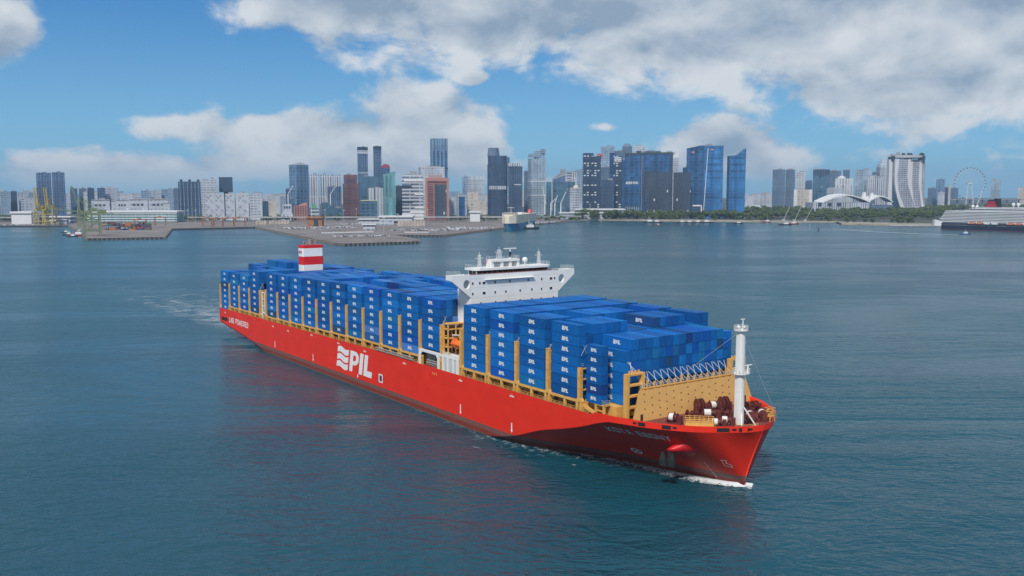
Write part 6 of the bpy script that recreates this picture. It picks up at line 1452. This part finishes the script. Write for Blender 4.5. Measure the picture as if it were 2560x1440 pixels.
a = MB(); a.prism([(82, zz), (104, zz), (100, zz + 12), (86, zz + 12)], -5, 5, 'y'); a.build('funnel', paint('cruise_red', (.30, .025, .035), .5), CS); a = MB(); a.prism([(97, zz), (109, zz), (107, zz + 17), (98, zz + 17)], -4.6, 4.6, 'y'); a.build('funnel_black_part', DARK, CS); a = MB(); a.prism([(86, zz + 12), (100, zz + 12), (99, zz + 15), (88, zz + 15)], -4.9, 4.9, 'y'); a.build('funnel_cap', DARK, CS)
for x, r, z in ((58, 3.2, zz - 1), (66, 2.8, zz - 1.5), (134, 3.3, zz + 3), (143, 3.3, zz + 3)): a = MB(); a.ball((x, -4, z + 2.5), r, 12, 8); a.cyl((x, -4, z - 4), (x, -4, z), 1.1); a.build('radome', WCS, CS, smooth=True)
BO = paint('tender_orange', (.60, .20, .09), .5)
for k in range(9):
    x = 58 + 14.5 * k
    if k == 4: continue
    e = hull_loft(10.5, 3.4, 1.5, .3, .2); e.box(1.5, 9, -1.4, 1.4, 1.5, 3.0); o = e.build('tender', BO if k in (0, 1, 5, 6) else WCS, CS); o.location = (x, -17.2, 14.0)
    a = MB(); a.box(x - 1, x - .3, -18.5, -15, 13, 18.2); a.build('davit', WCS, CS)
a = MB()
for x in np.arange(6, Lc * .75, 3.6): a.box(x, x + 1.2, -16.05, -15.98, 9.6, 10.4)
a.build('portholes', MARK, CS)
# car carrier
p0, p1 = ground(1268, 577, 0), ground(1336, 566, 0); d = p1 - p0; ang = math.atan2(-d.y, -d.x); Lk = 190.0
CC = tag(empty('car_carrier', (p0.x + d.x / d.length * Lk, p0.y + d.y / d.length * Lk, 0), ang), 'boxy cream and blue car carrier moored at the quay', 'ship')
CBL, CRM = paint('carrier_blue', (.04, .21, .38), .45, .1, .05), paint('carrier_cream', (.80, .70, .57), .5, .05, .05)
hull_loft(Lk, 32, 14, .20, .04).build('hull', CBL, CC)
a = MB(); rings = []
for k in range(13):
    f = k / 12; x = Lk * f; g = (1 - f) / .13; wd = 16.05 * (1 if g > 1 else max(.25, 1 - .75 * (1 - g) ** 2)); hh = 31 - (3 if f > .96 else 0); rings.append([(x, -wd, 14.0), (x, wd, 14.0), (x, wd, hh), (x, -wd, hh)])
a.loft(rings); a.build('car_decks', CRM, CC)
a = MB(); a.box(Lk * .82, Lk * .94, -13, 13, 31, 34.5); a.build('bridge_house', CRM, CC)
a = MB(); a.box(Lk * .935, Lk * .942, -12, 12, 32.4, 33.8); a.build('bridge_windows', GLASS, CC)
a = MB(); a.prism([(22, 31), (34, 31), (31, 39), (23, 39)], 5, 11, 'y'); a.build('funnel', paint('carrier_red', (.6, .05, .05), .5), CC)
a = MB(); a.cyl((Lk * .84, 0, 34), (Lk * .84, 0, 47), .5, .3, 6); a.box(Lk * .83, Lk * .85, -7, 7, 44, 44.6); a.box(60, 90, -6, 6, 31, 33.5); a.box(100, 120, -8, -2, 31, 33); a.build('mast', WCS, CC)
def tug(u, v, label, L_=28, rz=0.0, hull=None, dz=1.0, cat='boat', name='tugboat', group=None):
    g = ground(u, v, 0); root = tag(empty(name, g, rz), label, cat, group); B_ = L_ * .3; H_ = L_ * .09 * dz; e = hull_loft(L_, B_, H_, .3, .15); o = e.build('hull', hull or paint('tug_dark', (.02, .022, .03), .5), root); o.location.x = -L_ / 2
    a = MB(); a.box(-L_ * .12, L_ * .22, -B_ * .32, B_ * .32, H_ * .9, H_ + L_ * .11); a.build('deckhouse', WCS, root); a = MB(); a.box(-L_ * .02, L_ * .16, -B_ * .25, B_ * .25, H_ + L_ * .11, H_ + L_ * .2); a.build('wheelhouse', WCS, root); a = MB(); a.box(-L_ * .03, L_ * .17, -B_ * .26, B_ * .26, H_ + L_ * .14, H_ + L_ * .18); a.build('windows', GLASS, root)
    a = MB(); a.cyl((0, 0, H_ + L_ * .2), (0, 0, H_ + L_ * .4), L_ * .012, n=6); a.bar((0, -B_ * .2, H_ + L_ * .33), (0, B_ * .2, H_ + L_ * .33), L_ * .01); a.build('mast', GREY, root); return root
DR = paint('tug_red', (.22, .03, .03), .5)
tug(1322, 573, 'dark tug pushing at the car carrier side', 44, R(15))
for i, (u, v, L_, hm, rz) in enumerate([(1622, 557, 34, None, 0), (1640, 557, 30, None, .1), (1704, 557.5, 28, None, 0), (1722, 557.5, 28, None, 0), (1742, 557.5, 30, None, 0), (1768, 557.5, 32, None, 3), (1845, 559.5, 24, None, 0), (1917, 556, 26, DR, 0), (1963, 563, 30, None, 0), (1982, 561, 30, DR, .2), (2024, 565, 9, None, 0), (1645, 562.5, 12, DR, 0)]):
    tug(u, v, ['dark workboat, leftmost off the beach', 'dark workboat beside the leftmost one off the beach', 'first of four dark barges tied in a row', 'second of four dark barges tied in a row', 'third of four dark barges tied in a row', 'fourth of four dark barges tied in a row', 'lone dark tug off the wood', 'red hulled tug near the yellow cranes ashore', 'dark barge left of the red and white workboat', 'red hulled workboat beside the dark barge', 'tiny dark launch left of the wake', 'small red launch with a short wake'][i], L_, rz, hm)
for i, (u, v, L_, hm) in enumerate([(172, 588, 22, None), (182, 592, 20, None), (196, 590, 34, DR), (200, 584, 24, DR), (165, 582, 18, None)]): tug(u, v, 'moored harbour craft at the container pier corner, %s' % ['black hulled with white cabin', 'nearest with white cabin', 'large dark red', 'small dark red behind the large one', 'farthest small black'][i], L_, R(-8), hm)
PB = tug(2412, 586, 'blue and white patrol boat trailing a long white wake', 20, 0, paint('patrol_blue', (.03, .08, .22), .4))
for i, (u, v) in enumerate([(1747, 569.5), (2046, 578)]):
    g = ground(u, v, 0); t = tag(empty('navigation_buoy', g), ['dark navigation buoy off the barges', 'dark navigation buoy right of the tiny launch'][i], 'buoy'); a = MB(); a.cyl((0, 0, -.3), (0, 0, 1.2), 1.6, 1.4, 10); a.build('float', DARK, t); a = MB(); a.cyl((0, 0, 1.2), (0, 0, 6), 1.0, .4, 8); a.cyl((0, 0, 6), (0, 0, 7.4), .7, .7, 8); a.build('lattice_top', DARK, t)
# jetty by the cruise ship, leaning derricks ashore, service road fill
a = MB(); A, B = ground(2225, 566.5, 0), ground(2365, 568, 0); r_ = tag(empty('jetty', (A.x, A.y, 0), math.atan2(B.y - A.y, B.x - A.x)), 'pale concrete jetty beside the cruise ship stern', 'jetty'); L_ = (B - A).length; a.box(0, L_, -6, 6, 1.6, 3.4); a.build('deck', concrete('viaduct_concrete', (.34, .34, .35), (.46, .46, .47)), r_)
for k in range(8): a = MB(); a.cyl((L_ * (k + .5) / 8, -4, -1), (L_ * (k + .5) / 8, -4, 1.6), .8, n=8); a.cyl((L_ * (k + .5) / 8, 4, -1), (L_ * (k + .5) / 8, 4, 1.6), .8, n=8); a.build('piles', WALLM, r_)
A = ground(2350, 564, 3); t = tag(empty('gangway_shelter', (A.x, A.y, 2.5), ang * 0), 'white canopy shelter on the jetty by the cruise ship', 'shelter'); a = MB(); a.prism([(-14, 0), (14, 0), (14, 8), (-14, 14)], -5, 5, 'y'); a.build('canopy', WCS, t)
for i, (u, v, dx) in enumerate([(1958, 540, 16), (1986, 541, 16), (2012, 541, 20)]): g = ground(u, v + 12, 3); t = tag(empty('leaning_derrick', g), 'thin leaning derrick above the wood, %s of three' % ordinal(i + 1), 'crane'); a = MB(); a.bar((0, 0, 0), (dx, 0, 38), 1.0); a.build('jib', GREY, t); a = MB(); a.box(-3, 3, -3, 3, 0, 4); a.build('base', GREY, t)
for i, (u, v, u2, v2) in enumerate([(1362, 500, 1357, 468), (1377, 508, 1390, 496), (1387, 508, 1394, 488), (1402, 508, 1415, 479), (720, 485, 733, 464), (826, 486, 838, 466)]):
    A, B = at(u, v, 2560), at(u2, v2, 2560); t = tag(empty('construction_crane', (A.x, 2560, 2.5)), 'pale construction crane jib, %s' % ['in front of the jagged tower', 'lowest before the slanted office', 'second before the slanted office', 'longest before the slanted office', 'before the wedge topped tower', 'before the dark curved slab'][i], 'crane'); a = MB(); a.bar((0, 0, A.z - 2.5), (B.x - A.x, 0, B.z - 2.5), 1.5); a.build('jib', WHITEB, t); a = MB(); a.box(-1.2, 1.2, -1.2, 1.2, 0, A.z - 2.5); a.build('tower', WHITEB, t)

# ================================================================== foam: bow wave and wakes
def foam_mat(name, thr, sc_=.6, soft=.16, amax=.9):
    m = bpy.data.materials.new(name); m.use_nodes = True; w = NT(m.node_tree); b = w.n['Principled BSDF']; at_ = w.new('ShaderNodeAttribute'); at_.attribute_name = 'foam'
    p = w.new('ShaderNodeNewGeometry').outputs['Position']; n = w.noise(w.vm('MULTIPLY', p, (1, 1, .2)), sc_, 6, .7, 1.0); s = w.m('ADD', n, w.m('MULTIPLY', w.m('SUBTRACT', at_.outputs['Fac'], .5), .75))
    b.inputs['Base Color'].default_value = (.74, .78, .80, 1); b.inputs['Roughness'].default_value = .8
    w.l.new(w.m('MULTIPLY', w.sm(s, thr, thr + soft), amax), b.inputs['Alpha']); return m
def foam_strip(name, label, rows, mat, kind='stuff'):
    """rows: list of lists of (x, y, z, foam amount)"""
    n_ = len(rows[0]); me = bpy.data.meshes.new(name); vs = [p[:3] for r in rows for p in r]; fs = [(k * n_ + i, k * n_ + i + 1, (k + 1) * n_ + i + 1, (k + 1) * n_ + i) for k in range(len(rows) - 1) for i in range(n_ - 1)]
    me.from_pydata(vs, [], fs); a_ = me.attributes.new('foam', 'FLOAT', 'POINT'); a_.data.foreach_set('value', [p[3] for r in rows for p in r]); me.materials.append(mat)
    me.polygons.foreach_set('use_smooth', [True] * len(me.polygons)); return tag(link(name, me), label, 'foam', kind=kind)
FOAM = foam_mat('foam', .46, .6, .22, .85)
rows = []; q = random.Random(8)
for k in range(120):
    s = 334.2 - k * .95; r = []; f = k / 119
    base = 25.5 - (hb(s, 0.3) if s < 331.8 else 0)
    for i in range(9):
        g = i / 8; w_ = (1.2 + 7.5 * min(1, k / 14)) * (1 if f < .5 else 1 - .4 * (f - .5)); out = base + .4 - g * w_ - (0 if k > 3 else -.6)
        z = .05 + (1.1 * math.exp(-k / 10) + .25 * math.exp(-k / 40)) * math.exp(-((g - .22) / .25) ** 2)
        am = (.62 * math.exp(-k / 26) + .50 * (1 - f * .7)) * (1 - abs(g - .25) * 1.1) - (.25 if g in (0, 1) else 0); p = s2w(s, out, z); r.append((p.x, p.y, z, am))
    rows.append(r)
foam_strip('bow_wave', 'white foam of the bow wave along the red hull', rows, FOAM)
rows = []
for k in range(20):
    s = 334.6 - k * .8; r = []
    for i in range(6): g = i / 5; p = s2w(s, 25.6 + (hb(s, .3) if s < 331.8 else 0) - .3 + g * (1 + 4.5 * min(1, k / 12)), .06 + 1.1 * math.exp(-k / 8) * math.exp(-((g - .25) / .3) ** 2)); r.append((p.x, p.y, p.z, .7 * math.exp(-k / 12) + .15 - g * .5))
    rows.append(r)
foam_strip('bow_wave', 'white foam on the port side of the bow', rows, FOAM)
def wake(pts, w0, w1, a0, a1, label):
    rows = []; P = [ground(*p, .04) for p in pts]; n_ = 40
    for k in range(n_ + 1):
        f = k / n_; x = f * (len(P) - 1); i = min(int(x), len(P) - 2); c = P[i].lerp(P[i + 1], x - i); d = (P[i + 1] - P[i]).normalized(); nn = Vector((-d.y, d.x, 0)); w_ = w0 + (w1 - w0) * f
        rows.append([(*(c + nn * (g * w_)).xy, .05, (a0 + (a1 - a0) * f) * (1 - abs(g) * .8)) for g in (-1, -.5, 0, .5, 1)])
    foam_strip('boat_wake', label, rows, foam_mat('wake_foam', .47, .12))
wake([(2398, 586.8), (2300, 584.5), (2180, 579), (2080, 572), (2000, 566.5)], 2.5, 12, 1.25, .30, 'long white wake behind the patrol boat'); wake([(1650, 563), (1672, 564.2)], 1, 2.5, 1.0, .3, 'short wake behind the small red launch')
# soft wash along the hull and the pale disturbed trail astern
WASH = foam_mat('wash_foam', .40, .35, .28, .62); rows = []
for k in range(150):
    s = 328 - k * 1.15; base = 25.5 - (hb(s, 0.3) if s < 331.8 else 0); f = k / 149
    r = []
    for i in range(6):
        g = i / 5; w_ = 4 + 9 * min(1, k / 30); p = s2w(s, base + .2 - g * w_, .03); r.append((p.x, p.y, .03, (.62 - .45 * f) * (1 - g * .75)))
    rows.append(r)
foam_strip('hull_wash', 'soft pale wash of broken water along the red hull', rows, WASH)
TRAIL = foam_mat('trail_foam', .41, .09, .32, .36); rows = []
for k in range(70):
    s = -2 - k * 5.5; f = k / 69; r = []
    for i in range(13):
        g = i / 12 * 2 - 1; p = s2w(s, 25.5 + g * (22 + 34 * f), .03); am = (.62 - .34 * f) * (1 - abs(g) ** 3 * .9) + .10 * math.exp(-((abs(g) - .75) / .12) ** 2); r.append((p.x, p.y, .03, am))
    rows.append(r)
foam_strip('stern_wake', 'pale disturbed trail of water behind the ship stern', rows, TRAIL)
# short breaking crests beside the ship
rows = []
for i, (u, v, du, dv) in enumerate([(1166, 1110, 48, 12), (1425, 1158, 22, 3)]):
    r = []
    for k in range(9): f = k / 8; c = ground(u + du * f, v + dv * f + 2 * math.sin(f * 3), .1); c2 = ground(u + du * f, v + dv * f + 4.5, .1); am = math.sin(math.pi * f) * .5; r.append([(c.x, c.y, .12, am), (*c.lerp(c2, .5).xy, .22, am + .1), (c2.x, c2.y, .08, am * .3)])
    foam_strip('breaking_crest', 'short white breaking crest beside the red hull, %s' % ['largest of them', 'nearest the bow', 'above the largest', 'under the bow flare', 'amidships', 'farthest aft'][i], r, FOAM)

# ================================================================== haze
a = MB(); a.box(-8900, 8900, -2400, 11700, -2.0, 330); m = bpy.data.materials.new('haze_air'); m.use_nodes = True; w = NT(m.node_tree); w.n.remove(w.n['Principled BSDF']); v = w.new('ShaderNodeVolumePrincipled'); v.inputs['Color'].default_value = (.50, .72, 1.0, 1); v.inputs['Density'].default_value = 0.00007; v.inputs['Anisotropy'].default_value = 0.2
w.l.new(v.outputs[0], w.n['Material Output'].inputs['Volume']); tag(a.build('haze', m), 'thin blue harbour haze', kind='stuff')
for o in bpy.data.objects:
    for k in ('_w', '_d', '_h'):
        if k in o: del o[k]
